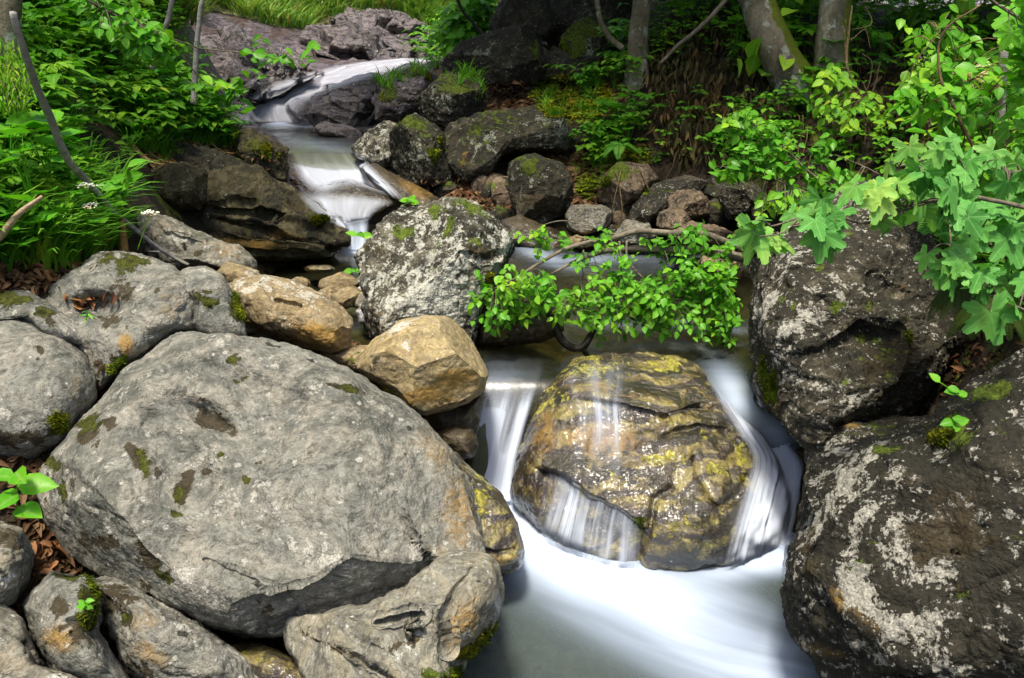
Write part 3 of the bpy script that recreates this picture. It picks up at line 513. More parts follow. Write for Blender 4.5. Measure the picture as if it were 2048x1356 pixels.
# ---------------------------------------------------------------- right boulders
rock('boulder', 'large dark boulder spattered with white lichen on the right bank, fallen leaves on its shelves',
 [(1470, 510), (1500, 492), (1560, 470), (1620, 440), (1660, 400), (1700, 380), (1760, 368), (1820, 385), (1850, 450), (1880, 520), (1930, 580), (1960, 650), (1960, 740), (1930, 800), (1860, 840), (1780, 880), (1690, 900), (1640, 925), (1610, 915), (1570, 880), (1530, 830), (1497, 770), (1482, 700), (1485, 640), (1470, 570)],
 3.4, DARK, T=(.42, .5), tilt=(.12, .8), c=(1700, 650), n=3.4, fac=6, cut=.86, res=(760, 280), nz=.07, nf=3, seed=61, rough=.3,
 bumps=[(1640, 590, 120, 40, .04, -15), (1760, 620, 120, 40, .03, 15), (1650, 760, 70, 120, .05, -20), (1540, 620, 50, 60, .05)],
 cracks=[([(1640, 610), (1660, 680), (1690, 750), (1720, 850)], 18, .04), ([(1480, 555), (1540, 560), (1600, 545), (1680, 500)], 10, .035), ([(1570, 790), (1620, 800), (1660, 840), (1700, 870)], 8, .05), ([(1600, 850), (1650, 860)], 6, .04), ([(1750, 560), (1830, 600), (1900, 620)], 12, .035)],
 steps=[([(1560, 700), (1640, 690), (1720, 640), (1800, 660)], .05, 120, 10)],
 paint=[('l', 1500, 600, 30, 50, 20, 1.1), ('l', 1600, 650, 70, 30, -30, 1), ('l', 1560, 720, 40, 60, -30, .8), ('l', 1660, 600, 60, 30, 0, .7), ('l', 1700, 800, 60, 50, 20, .6), ('l', 1580, 510, 80, 24, -20, .8), ('m', 1675, 610, 16, 24, 30, 1.1), ('m', 1580, 605, 14, 12, 0, 1), ('m', 1640, 540, 20, 10, 0, .9), ('m', 1740, 610, 12, 14, 30, 1), ('m', 1735, 668, 18, 10, 0, .9), ('m', 1765, 675, 14, 12, 0, .9), ('m', 1810, 650, 30, 40, 0, .5),
        ('d', 1800, 720, 110, 70, 0, .8), ('d', 1540, 560, 60, 16, -10, .7), ('b', 1640, 850, 110, 50, 25, 1), ('b', 1780, 800, 70, 40, 0, .7), ('m', 1500, 760, 16, 60, -20, .6), ('o', 1520, 800, 20, 60, -25, .6), ('l', 1740, 400, 60, 30, 0, .8), ('b', 1740, 390, 70, 26, 0, .9)], wetline=.3)
rock('boulder', 'lichen spattered rock wedged between the two dark right boulders',
 [(1600, 960), (1605, 910), (1640, 880), (1690, 850), (1740, 838), (1800, 835), (1860, 830), (1900, 850), (1880, 930), (1780, 1000), (1680, 1030)],
 2.85, DARK, T=(.22, .4), tilt=(.1, .7), fac=4, cut=.88, res=(300, 110), nz=.04, nf=5, seed=63,
 paint=[('l', 1660, 900, 50, 24, -25, 1), ('o', 1700, 850, 30, 12, 0, 1), ('m', 1760, 850, 60, 12, 0, .7), ('m', 1770, 885, 20, 14, 0, 1)])
rock('boulder', 'massive dark brown boulder in the lower right corner, streaked with white and ochre lichen',
 [(1548, 1150), (1552, 1100), (1590, 1050), (1600, 990), (1625, 920), (1680, 890), (1760, 880), (1830, 850), (1870, 830), (1900, 800), (1950, 765), (2010, 730), (2070, 690), (2200, 640), (2350, 900), (2350, 1300), (2200, 1480), (1850, 1480), (1680, 1400), (1620, 1330), (1575, 1270), (1560, 1210)],
 2.25, DARKR, T=(.4, .4), tilt=(-.25, .55), c=(1900, 1100), n=3.2, fac=9, cut=.88, res=(900, 320), nz=.07, nf=3, seed=65, rough=.25,
 bumps=[(1640, 1130, 60, 120, .04), (1860, 900, 60, 60, -.04)],
 cracks=[([(1590, 1270), (1680, 1310), (1760, 1340), (1850, 1345)], 14, .05), ([(1890, 1200), (1960, 1180), (2048, 1130)], 14, .05), ([(1840, 870), (1880, 900), (1950, 840)], 14, .03)],
 paint=[('l', 1660, 950, 30, 90, 20, 1), ('l', 1620, 1040, 24, 70, 15, .9), ('l', 1720, 1010, 40, 70, 30, .7), ('l', 1710, 1190, 50, 60, -40, 1.5), ('l', 1770, 1260, 50, 50, -40, 1.3), ('l', 1850, 1260, 40, 60, 0, .8), ('o', 1670, 1210, 36, 26, 30, 1.1), ('o', 1720, 1240, 60, 20, 40, .8), ('o', 1650, 1310, 80, 16, 25, .8), ('o', 1600, 1060, 14, 60, 15, .6), ('d', 1880, 1060, 130, 110, 0, .8), ('b', 1620, 1200, 70, 120, 0, .7),
        ('m', 1910, 860, 44, 36, 20, 1.1), ('m', 1770, 895, 24, 14, 0, .9), ('m', 1980, 780, 60, 20, -35, .9), ('m', 1950, 1190, 40, 12, -20, .6), ('d', 1600, 1130, 30, 60, 0, .7), ('l', 1840, 1090, 90, 40, 0, .5), ('l', 1740, 900, 40, 14, -20, .9)], wetline=.04)
rock('rock', 'pale lichened rock in the very bottom right corner under the massive dark boulder', [(1830, 1370), (1900, 1330), (1990, 1310), (2100, 1290), (2150, 1420), (1850, 1440)], 2.0, PINK, T=(.15, .3), tilt=(0, .5), res=(160, 70), nz=.03, nf=6, seed=67, cat='rock', paint=[('d', 1960, 1340, 80, 20, 0, .5)])
# ---------------------------------------------------------------- left ledges
rock('ledge', 'square mossy block at the upper end of the left ledge, beside the cascade',
 [(470, 300), (478, 262), (510, 258), (550, 275), (578, 295), (583, 335), (578, 365), (540, 372), (490, 350)], 6.6, LEDGE, T=(.3, .5), tilt=(.3, .5), n=3, fac=5, cut=.85, res=(220, 90), nz=.05, nf=4, seed=71, cat='ledge',
 paint=[('m', 510, 290, 50, 24, 20, .7), ('b', 575, 340, 10, 40, 0, .6)])
rock('ledge', 'grey green block of rock under the hanging grass of the left bank',
 [(285, 345), (310, 330), (370, 325), (410, 345), (415, 400), (400, 425), (360, 430), (315, 415), (295, 385)], 5.2, LEDGE, T=(.26, .4), tilt=(.2, .4), n=2.8, fac=6, cut=.86, res=(200, 80), nz=.04, nf=5, seed=73, cat='ledge', paint=[('b', 350, 380, 50, 40, 0, .9), ('l', 350, 370, 50, 40, 0, .6)])
rock('ledge', 'long layered brown ledge running down to the quiet pool beside the cascade',
 [(300, 400), (330, 370), (400, 350), (480, 335), (560, 352), (610, 385), (655, 420), (690, 452), (694, 478), (682, 508), (620, 515), (560, 510), (480, 500), (400, 480), (330, 455), (300, 430)],
 5.75, LEDGE, T=(.4, .5), tilt=(.25, .6), c=(540, 430), n=2.8, fac=5, cut=.86, res=(420, 150), nz=.06, nf=4, seed=75, cat='ledge', strata=((.25, -.1, 1), 4.5, .05),
 cracks=[([(400, 415), (480, 420), (560, 425), (640, 440)], 6, .08), ([(420, 440), (500, 455), (600, 490), (660, 498)], 7, .08)], paint=[('m', 640, 430, 40, 14, 30, .5), ('o', 560, 470, 120, 20, 0, .5), ('d', 600, 400, 60, 14, 30, .6)], wetline=.52)
rock('ledge', 'lower brown bench of the left ledge at the edge of the quiet pool',
 [(320, 425), (380, 425), (450, 455), (520, 478), (600, 490), (690, 492), (690, 512), (600, 520), (500, 520), (400, 500), (330, 460)], 5.5, LEDGE, T=(.3, .4), tilt=(.2, .5), n=2.8, fac=4, cut=.88, res=(260, 100), nz=.04, nf=5, seed=77, cat='ledge', strata=((.2, 0, 1), 6, .03), wetline=.52,
 paint=[('o', 500, 490, 120, 16, 5, .7), ('b', 480, 480, 120, 20, 5, .6)])
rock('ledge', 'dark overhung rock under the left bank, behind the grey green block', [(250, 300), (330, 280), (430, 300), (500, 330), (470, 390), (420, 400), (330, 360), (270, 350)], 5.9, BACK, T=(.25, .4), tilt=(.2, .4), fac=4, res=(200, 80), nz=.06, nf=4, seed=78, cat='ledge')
rock('slab', 'sloping brown slab with a wet dark seep, under the fallen branch',
 [(225, 395), (270, 405), (310, 430), (370, 450), (430, 475), (480, 495), (515, 515), (522, 545), (480, 560), (420, 545), (340, 545), (290, 520), (250, 500), (230, 450)],
 4.35, GREYB, T=(.22, .4), tilt=(.2, .8), n=2.5, fac=4, cut=.88, res=(360, 130), nz=.04, nf=5, seed=81, cat='slab',
 paint=[('w', 280, 475, 40, 14, 30, 1), ('d', 280, 478, 44, 20, 30, 1), ('w', 345, 490, 20, 10, 0, 1), ('d', 345, 492, 24, 12, 20, .9), ('o', 450, 500, 60, 20, 20, .5), ('o', 260, 430, 30, 30, 0, .4), ('d', 395, 500, 20, 12, 0, .9)], cracks=[([(300, 430), (330, 470), (400, 480)], 6, .04)])
rock('stone', 'pale tan knob of rock between the sloping slab and the low tan rock', [(432, 545), (455, 525), (480, 530), (520, 540), (530, 560), (490, 572), (450, 570)], 3.9, TAN, T=(.1, .2), res=(140, 60), nz=.02, nf=7, seed=83, cat='stone', paint=[('l', 500, 545, 30, 14, 0, 1.2)])
# pebbles by the quiet pool
for i, (u, v, a, b, Yv, mt, lab) in enumerate([
 (677, 568, 44, 26, 4.75, TAN, 'squarish tan stone at the edge of the quiet pool, largest of the pebble heap'),
 (655, 592, 30, 18, 4.5, TAN, 'small rounded tan stone in front of the squarish one in the pebble heap'),
 (738, 580, 26, 14, 4.5, WHITE, 'white oval pebble against the foot of the lichened boulder'),
 (700, 600, 34, 26, 4.35, TAN, 'brown wedge shaped stone below the white oval pebble'),
 (735, 605, 28, 22, 4.3, GREYB, 'blue grey pebble tucked under the white oval pebble'),
 (727, 630, 16, 22, 4.15, WHITE, 'small pale blue chip at the bottom of the pebble heap'),
 (600, 566, 26, 14, 4.6, TAN, 'rounded brown stone just behind the crown of the low tan rock'),
 (640, 538, 40, 7, 5.1, WETR, 'flat yellow edged stone barely breaking the quiet pool')]):
    an = np.arange(9)*2*pi/9; rr = 1+.14*np.random.default_rng(i+3).normal(size=9)
    rock('pebble', lab, np.stack([u+a*rr*np.cos(an), v+b*rr*np.sin(an)], -1), Yv, mt, T=(.09, .1), tilt=(0, .5), fac=4, cut=.85, res=(90, 44), nz=.012, nf=10, seed=90+i, cat='stone', group='pebble heap by the quiet pool')
# ---------------------------------------------------------------- back right rock pile
def bk(name, label, out, Y, mat=DARKM, **k):
    k.setdefault('T', (.3, .4)); k.setdefault('tilt', (.05, .35)); k.setdefault('fac', 11); k.setdefault('cut', .74); k.setdefault('rough', .4); k.setdefault('res', (220, 90)); k.setdefault('nz', .05); k.setdefault('nf', 3.2); k.setdefault('n', 2.4)
    out = np.array(out, float); m_ = out.mean(0); return rock(name, label, m_+(out-m_)*k.pop('grow', 1.2), Y, mat, **k)
bk('boulder', 'small lichened boulder at the left foot of the dark rock pile, touching the cascade', [(708, 285), (718, 262), (750, 245), (790, 250), (800, 300), (790, 330), (745, 328), (715, 310)], 7.6, LICH, seed=101, wetline=.95)
bk('boulder', 'upright block with mossy top and pale lichen, second from the cascade', [(770, 268), (790, 240), (830, 223), (860, 240), (885, 265), (905, 310), (920, 345), (905, 358), (850, 366), (810, 350), (785, 320)], 7.2, DARKM, seed=102, paint=[('m', 835, 240, 36, 18, 0, 1), ('l', 830, 310, 50, 30, 0, .9), ('m', 880, 300, 30, 30, 0, .6)])
bk('boulder', 'pointed boulder with a grassy moss cap above the mossy topped block', [(835, 215), (850, 180), (890, 148), (935, 150), (968, 170), (970, 200), (950, 235), (905, 246), (860, 235)], 7.9, DARKM, seed=103, paint=[('m', 920, 160, 50, 18, 20, 1.2), ('l', 880, 200, 30, 24, 0, .8)])
bk('boulder', 'long pale veined block across the middle of the rock pile', [(900, 275), (920, 245), (985, 228), (1040, 222), (1120, 218), (1165, 200), (1185, 225), (1170, 265), (1120, 295), (1060, 300), (1010, 310), (985, 345), (940, 350), (918, 310)], 7.3, DARKM, seed=104, res=(300, 110), c=(1030, 270), paint=[('l', 1130, 250, 40, 36, 0, 1.1), ('b', 1120, 270, 70, 30, 0, .7), ('l', 960, 270, 50, 20, 0, .7), ('m', 930, 255, 40, 14, -20, .8), ('o', 925, 310, 10, 40, 0, .6)])
bk('boulder', 'dark leaning boulder with a bright moss patch, at the right end of the rock pile', [(1000, 330), (1020, 312), (1065, 300), (1095, 318), (1125, 350), (1138, 395), (1120, 425), (1085, 440), (1045, 440), (1028, 400), (1012, 360)], 6.6, DARKM, seed=105, paint=[('m', 1060, 322, 26, 24, 0, 1.3), ('l', 1035, 320, 26, 10, 0, .9), ('d', 1080, 400, 60, 50, 0, .8), ('l', 1065, 350, 12, 8, 0, .9)])
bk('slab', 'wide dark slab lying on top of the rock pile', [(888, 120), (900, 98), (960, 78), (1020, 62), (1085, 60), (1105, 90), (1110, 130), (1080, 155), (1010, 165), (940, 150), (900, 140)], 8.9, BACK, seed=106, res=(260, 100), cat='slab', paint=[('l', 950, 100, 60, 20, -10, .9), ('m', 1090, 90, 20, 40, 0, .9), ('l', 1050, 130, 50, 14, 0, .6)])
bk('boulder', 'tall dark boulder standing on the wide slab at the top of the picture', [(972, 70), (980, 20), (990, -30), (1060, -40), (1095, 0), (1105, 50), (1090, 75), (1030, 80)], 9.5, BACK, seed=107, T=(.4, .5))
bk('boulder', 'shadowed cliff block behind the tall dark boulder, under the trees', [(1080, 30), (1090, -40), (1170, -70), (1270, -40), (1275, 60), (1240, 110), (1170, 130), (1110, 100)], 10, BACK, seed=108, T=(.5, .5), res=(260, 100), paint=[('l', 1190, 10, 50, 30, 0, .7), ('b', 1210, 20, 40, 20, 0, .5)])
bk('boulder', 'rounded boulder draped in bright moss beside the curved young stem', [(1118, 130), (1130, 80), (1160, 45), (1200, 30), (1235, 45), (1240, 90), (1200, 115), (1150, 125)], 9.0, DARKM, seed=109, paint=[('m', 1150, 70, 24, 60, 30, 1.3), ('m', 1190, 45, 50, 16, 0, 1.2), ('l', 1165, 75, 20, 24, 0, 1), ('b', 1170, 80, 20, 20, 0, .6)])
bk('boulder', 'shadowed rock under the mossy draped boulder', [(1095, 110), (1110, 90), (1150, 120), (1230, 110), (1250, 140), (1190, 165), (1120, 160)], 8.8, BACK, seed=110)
bk('boulder', 'low mossy rock at the top of the rock pile with grass on its crown', [(740, 205), (765, 165), (810, 135), (860, 125), (890, 140), (860, 175), (845, 215), (800, 235), (760, 230)], 8.7, SLATE, seed=111, fac=5, paint=[('m', 840, 140, 40, 16, 0, 1), ('m', 780, 185, 20, 24, 0, 1), ('d', 780, 200, 40, 24, 0, .5)])
rock('slab', 'broad violet grey slab dividing the upper fall', [(612, 245), (625, 205), (660, 175), (720, 150), (770, 142), (790, 160), (770, 195), (735, 235), (700, 262), (650, 262)], 9.4, SLATE, T=(.35, .5), tilt=(.3, 1.0), c=(700, 205), n=2.6, fac=6, cut=.85, res=(280, 110), nz=.06, nf=3, seed=113, cat='slab', strata=((.5, -.2, 1), 5, .03))
rock('stone', 'wet dark stone parting the foot of the upper fall', [(572, 215), (590, 196), (625, 200), (650, 222), (640, 240), (600, 238)], 9.7, SLATE, T=(.15, .3), tilt=(.1, .6), fac=4, res=(140, 60), nz=.03, nf=6, seed=114, cat='stone', paint=[('w', 610, 215, 50, 30, 0, 1)])
rock('stone', 'row of low broken rock at the edge of the still upper pool', [(615, 252), (650, 245), (700, 252), (730, 268), (720, 285), (660, 270), (620, 262)], 8.7, SLATE, T=(.12, .2), tilt=(.1, .6), fac=5, res=(140, 60), nz=.03, nf=7, seed=115, cat='stone')
rock('slab', 'long wet brown slab on the right of the cascade, under the dark rock pile', [(715, 330), (750, 325), (800, 355), (860, 385), (880, 400), (900, 420), (860, 430), (800, 410), (750, 370)], 6.9, WETD, T=(.15, .4), tilt=(.2, .9), res=(240, 90), nz=.03, nf=4, seed=116, cat='slab', paint=[('o', 830, 380, 60, 20, 30, .6)])
rock('slab', 'wet brown slab behind the crown of the lichened boulder', [(1000, 440), (1040, 432), (1100, 455), (1160, 480), (1180, 500), (1120, 510), (1050, 500), (1000, 480)], 6.2, WETD, T=(.12, .3), tilt=(.2, .8), res=(200, 80), nz=.03, nf=4, seed=117, cat='slab', wetline=.52)
rock('slab', 'blackish smooth slab under the middle of the cascade', [(600, 395), (640, 370), (700, 360), (770, 385), (790, 410), (740, 440), (690, 450), (640, 430)], 6.7, WETD, T=(.12, .4), tilt=(.1, 1.0), res=(200, 80), nz=.02, nf=4, seed=118, cat='slab', paint=[('w', 690, 400, 120, 60, 0, 1)])
for (lab, out, Yv, k) in [
 ('wet violet grey rock bank left of the upper fall', [(340, 70), (400, 45), (480, 60), (560, 90), (620, 118), (640, 140), (590, 165), (540, 185), (500, 215), (465, 240), (420, 205), (370, 160), (345, 120)], 10.6, 201),
 ('layered rock bank sloping up from the head of the upper fall', [(520, 70), (600, 45), (720, 55), (820, 78), (880, 98), (860, 118), (780, 122), (690, 128), (620, 128), (560, 110)], 14.2, 202),
 ('upper shelf of brown layered rock under the far grass', [(640, 30), (740, 25), (860, 50), (900, 80), (840, 84), (740, 68), (650, 60)], 15.6, 203),
 ('dark violet rib of rock over the foot of the upper fall', [(395, 140), (450, 138), (520, 150), (525, 172), (480, 200), (455, 228), (420, 205)], 9.95, 204)]:
    rock('rock_bank', lab, out, Yv, SLATE, T=(.5, .8), tilt=(.25, 1.1), n=2.8, fac=12, cut=.74, res=(420, 160), nz=.1, nf=1.6, seed=k, cat='rock bank', strata=((.6, -.15, 1), 2.8, .2), rough=.6, paint=[('w', out[3][0], out[3][1]+30, 90, 50, 0, .8), ('o', out[0][0]+60, out[0][1]+20, 80, 20, 20, .3)])
# rocks of the far right shore
for i, (lab, out, Yv, mt, pt) in enumerate([
 ('brown speckled rock under the dangling rootlets on the far shore', [(1130, 430), (1150, 405), (1200, 400), (1225, 425), (1215, 460), (1170, 475), (1135, 460)], 6.5, GREYB, []),
 ('sunlit mossy earth covered rock above the dangling rootlets', [(1190, 400), (1200, 350), (1240, 320), (1300, 325), (1320, 360), (1290, 400), (1240, 420)], 6.9, PINK, [('m', 1225, 340, 50, 30, 0, 1), ('d', 1300, 370, 30, 40, 0, .8)]),
 ('dark speckled rock ridge on the far shore behind the bare branch', [(1240, 450), (1260, 410), (1310, 370), (1370, 350), (1420, 360), (1400, 400), (1340, 440), (1280, 465)], 6.4, DARK, []),
 ('knobbly speckled boulder in the middle of the far shore', [(1335, 400), (1350, 378), (1390, 375), (1415, 395), (1418, 430), (1380, 445), (1345, 430)], 6.0, PINK, [('d', 1390, 400, 30, 30, 0, .6)]),
 ('dark round boulder with dead leaves at its left on the far shore', [(1437, 400), (1445, 370), (1480, 355), (1520, 370), (1530, 400), (1500, 430), (1460, 435)], 5.9, DARK, []),
 ('pinkish knob of rock low on the far shore', [(1308, 450), (1320, 425), (1350, 412), (1375, 430), (1380, 460), (1340, 475)], 5.8, PINK, []),
 ('smooth pale slab at the water line of the far shore', [(1340, 470), (1380, 445), (1430, 450), (1475, 462), (1480, 495), (1420, 492), (1370, 490)], 5.4, PINK, [('b', 1400, 470, 90, 40, 0, 1)]),
 ('pale buff boulder at the water line, touching the large dark right boulder', [(1395, 530), (1420, 500), (1465, 495), (1490, 520), (1480, 560), (1430, 555)], 4.7, TAN, [('b', 1440, 530, 60, 40, 0, 1)]),
 ('grey boulder low behind the bare branch, left of the pinkish knob', [(1225, 470), (1250, 440), (1300, 445), (1320, 475), (1290, 495), (1240, 492)], 6.0, GREYB, []),
 ('dark grey block between the far shore and the beech shrub', [(1530, 400), (1560, 380), (1610, 385), (1640, 420), (1600, 450), (1550, 440)], 5.6, DARK, []),
 ('smooth brown round boulder under the stems at the foot of the root wall', [(1700, 320), (1712, 285), (1750, 275), (1780, 300), (1790, 340), (1770, 370), (1720, 365)], 5.9, PINK, [('d', 1750, 350, 40, 30, 0, .7)]),
 ('dark lumpy rock to the right of the smooth brown round boulder', [(1765, 290), (1775, 262), (1810, 255), (1830, 280), (1825, 310), (1790, 320)], 6.0, BACK, []),
 ('brown stone at the rim of the pool under the dangling rootlets', [(1120, 480), (1150, 468), (1190, 475), (1205, 492), (1160, 500)], 6.1, TAN, [])]):
    rock('boulder', lab, out, Yv, mt, T=(.28, .3), tilt=(0, .5), fac=6, cut=.84, res=(180, 76), nz=.035, nf=5, seed=130+i, cat='boulder', paint=pt, rough=.35)

rub = [rock('stone', 'small stone in the rubble of the far shore', np.array([(1250, 480), (1270, 455), (1300, 452), (1320, 470), (1310, 492), (1275, 498)])+[i*3, 0], 6.0, mt, T=(.12, .12), tilt=(0, .4), fac=7, cut=.78, res=(70, 34), nz=.03, nf=6, seed=300+i, cat='stone', group='rubble of the far shore', key='rub%d' % i) for i, mt in enumerate((DARKM, PINK, DARK, DARKM))]
bed_ = [rock('stone', 'submerged brown stone on the bed of the lower pool', np.array([(1000, 1250), (1030, 1220), (1080, 1225), (1110, 1250), (1090, 1280), (1030, 1285)]), 2.5, WETD, T=(.07, .07), tilt=(0, .6), res=(70, 34), nz=.012, nf=7, seed=320, cat='stone', group='submerged stones', key='bed')]
bpy.context.view_layer.update()
rg_ = np.random.default_rng(77)
def scatter_rocks(protos, regs, n, sc, ok):
    made = 0
    for _ in range(4000):
        if made >= n: break
        pl = regs[rg_.integers(len(regs))]; a = np.array(pl); u, v = rg_.uniform(a.min(0), a.max(0))
        if not inpoly(u, v, pl): continue
        x, y, z = ray(u, v); hit = SC.ray_cast(bpy.context.view_layer.depsgraph, Vector((0, 0, CAM_H)), Vector((float(x), float(y), float(z))).normalized())
        if not hit[0] or not hit[4].name.startswith('ground'): continue
        p = protos[rg_.integers(len(protos))]; o = p if p.get('free') is None else p.copy()
        if o is not p: SC.collection.objects.link(o)
        p['free'] = 1; o.location = hit[1]; o.rotation_euler = tuple(rg_.uniform(0, 6.3, 3)) if sc[1] > .3 else (0, 0, rg_.uniform(0, 6.3)); o.scale = tuple(rg_.uniform(*sc)*rg_.uniform(.75, 1.2, 3)); made += 1
scatter_rocks(rub, [[(1130, 400), (1500, 380), (1500, 500), (1150, 500)], [(850, 370), (1020, 370), (1030, 440), (900, 430)], [(1520, 390), (1700, 400), (1640, 470), (1520, 470)]], 26, (.6, 1.7), None)
scatter_rocks(bed_, [[(930, 1230), (1150, 1200), (1250, 1356), (930, 1400)]], 9, (.4, 1.0), None)
# ---------------------------------------------------------------- water
VL = bpy.context.view_layer
def ucast(u, v, only=None):
    """first surface seen in the direction of a photo point"""
    x, y, z = ray(u, v); d = Vector((float(x), float(y), float(z))).normalized()
    ok, loc, nr, idx, ob, mx = SC.ray_cast(VL.depsgraph, Vector((0, 0, CAM_H)), d)
    return (loc, nr, ob) if ok else (None, None, None)
def pool_mat(name, deep, tint, foamc=(.6, .71, .92), rough=.2, murk=.3):
    N = NT(name); fo = N.attr('foam').outputs[2]; uvn = N.attr('flow')
    fl = N.noise(1, 3, .5, co=N.map((.8, 4.5, 1), co=uvn.outputs[1])); f2 = N.noise(1, 2, .5, co=N.map((1.6, 16, 1), co=uvn.outputs[1]))
    a = N.math('MULTIPLY_ADD', N.math('SUBTRACT', fl, .5), N.math('MULTIPLY', N.math('MULTIPLY', fo, N.math('SUBTRACT', 1.12, fo)), 3.4), fo)
    a = N.math('MULTIPLY_ADD', N.math('SUBTRACT', f2, .5), N.math('MULTIPLY', fo, .34), a, clamp=True)
    tr = N.n('BsdfTransparent'); tr.inputs[0].default_value = (*tint, 1)
    df = N.n('BsdfDiffuse'); df.inputs[0].default_value = (*deep, 1)
    gl = N.n('BsdfGlossy'); gl.inputs[0].default_value = (1, 1, 1, 1); gl.inputs[1].default_value = rough
    bh = N.noise(3, 4, .5, co=N.map((1, .35, 1))); bn = N.bump(bh, .35, .03); N.put(gl.inputs['Normal'], bn)
    fr = N.n('Fresnel'); fr.inputs[0].default_value = 1.33
    m0 = N.n('MixShader'); m0.inputs[0].default_value = murk; N.put(m0.inputs[1], tr.outputs[0]); N.put(m0.inputs[2], df.outputs[0])
    m1 = N.n('MixShader'); N.put(m1.inputs[0], N.math('MULTIPLY', fr.outputs[0], 1.0, clamp=True)); N.put(m1.inputs[1], m0.outputs[0]); N.put(m1.inputs[2], gl.outputs[0])
    up = N.n('Normal'); up.outputs[0].default_value = (0, -.4, .92); fd = N.n('BsdfDiffuse'); N.put(fd.inputs['Normal'], up.outputs[0]); N.put(fd.inputs[0], N.mix(a, (foamc[0]*.7, foamc[1]*.75, foamc[2]*.8), foamc)); ft = N.n('BsdfTranslucent'); ft.inputs[0].default_value = (*foamc, 1)
    fm = N.n('MixShader'); fm.inputs[0].default_value = .2; N.put(fm.inputs[1], fd.outputs[0]); N.put(fm.inputs[2], ft.outputs[0])
    m2 = N.n('MixShader'); N.put(m2.inputs[0], a); N.put(m2.inputs[1], m1.outputs[0]); N.put(m2.inputs[2], fm.outputs[0])
    return N.done(m2.outputs[0])
POOLM = pool_mat('pool_water', (.032, .034, .014), (.7, .72, .5))
POOLL = pool_mat('lower_pool_water', (.1, .13, .135), (.72, .8, .75), murk=.5)
def pool(name, label, x0, x1, y0, y1, z, n, foam, flow=(0, 1), zf=None, mat=None):
    xs = np.linspace(x0, x1, n); m = int(n*(y1-y0)/(x1-x0)); ys = np.linspace(y0, y1, m); X, Yg = np.meshgrid(xs, ys, indexing='xy')
    Z = z+.012*fbm(np.stack([X*3, Yg*3, X*0+z], -1), 3, 5)
    if zf is not None: Z = Z+zf(X, Yg)
    U, V = proj(np.stack([X, Yg, Z], -1)); F = np.zeros_like(U)
    for (pu, pv, ru, rv, an, st) in foam:
        an = radians(an); xx = ((U-pu)*cos(an)+(V-pv)*sin(an))/ru; y_ = (-(U-pu)*sin(an)+(V-pv)*cos(an))/rv
        g = st*np.exp(-(xx*xx+y_*y_)); F = F+g*(1-F)
    fa = math.atan2(flow[1], flow[0]); FX = X*cos(fa)+Yg*sin(fa); FY = -X*sin(fa)+Yg*cos(fa)
    FY = FY+.10*fbm(np.stack([X*1.5, Yg*1.5, X*0], -1), 2, 3)
    o = mesh_obj(name, np.stack([X, Yg, Z], -1).reshape(-1, 3), grid_faces(m, n), mat or POOLM, attrs={'foam': np.clip(F, 0, 1).ravel()})
    at = o.data.attributes.new('flow', 'FLOAT_VECTOR', 'POINT'); at.data.foreach_set('vector', np.stack([FX, FY, X*0], -1).astype(np.float32).ravel())
    return tag(o, label, kind='structure')
VL.update()
def fall_mat(name, col=(.66, .75, .93), lo=.5, fine=1., fill=1, sc=1):
    N = NT(name); fo = N.attr('foam').outputs[2]; uvn = N.attr('flow').outputs[1]
    s1 = N.noise(1, 3, .5, co=N.map((16*sc, 1.1, 1), co=uvn), dist=.2); s2 = N.noise(1, 3, .55, co=N.map((52*sc, 1.4, 1), co=uvn))
    s = N.math('MULTIPLY_ADD', s2, .45*fine, N.math('MULTIPLY', s1, 1.0)); s = N.step(s, .42, .98, lo, 1.15)
    a = N.math('MULTIPLY', fo, s); a = N.math('MAXIMUM', a, N.step(fo, .75, 1., 0, .95*fill), clamp=True)
    tr = N.n('BsdfTransparent')
    fd = N.n('BsdfDiffuse'); fd.inputs[0].default_value = (*col, 1); ft = N.n('BsdfTranslucent'); ft.inputs[0].default_value = (*col, 1)
    up = N.n('Normal'); up.outputs[0].default_value = (0, -.6, .8); N.put(fd.inputs['Normal'], up.outputs[0])
    fm = N.n('MixShader'); fm.inputs[0].default_value = .3; N.put(fm.inputs[1], fd.outputs[0]); N.put(fm.inputs[2], ft.outputs[0])
    m2 = N.n('MixShader'); N.put(m2.inputs[0], a); N.put(m2.inputs[1], tr.outputs[0]); N.put(m2.inputs[2], fm.outputs[0])
    return N.done(m2.outputs[0])
FALLM = fall_mat('falling_water'); VEIL = fall_mat('veil_of_water', lo=.0, fill=0, sc=1.2); CASC = fall_mat('silky_cascade', (.7, .76, .9), .65, .35, .9, .4)
def crv(P, n):
    """catmull-rom through control points, n samples"""
    P = np.asarray(P, float); m = len(P)
    if m == 2: t = np.linspace(0, 1, n)[:, None]; return P[0]*(1-t)+P[1]*t
    L = np.concatenate([[0], np.cumsum(np.linalg.norm(np.diff(P, axis=0), axis=1))]); s = np.linspace(0, L[-1], n)
    i = np.clip(np.searchsorted(L, s, 'right')-1, 0, m-2); t = ((s-L[i])/(L[i+1]-L[i]+1e-9))[:, None]
    p0 = P[np.maximum(i-1, 0)]; p1 = P[i]; p2 = P[i+1]; p3 = P[np.minimum(i+2, m-1)]
    return .5*(2*p1+(p2-p0)*t+(2*p0-5*p1+4*p2-p3)*t*t+(3*p1-p0-3*p2+p3)*t**3)
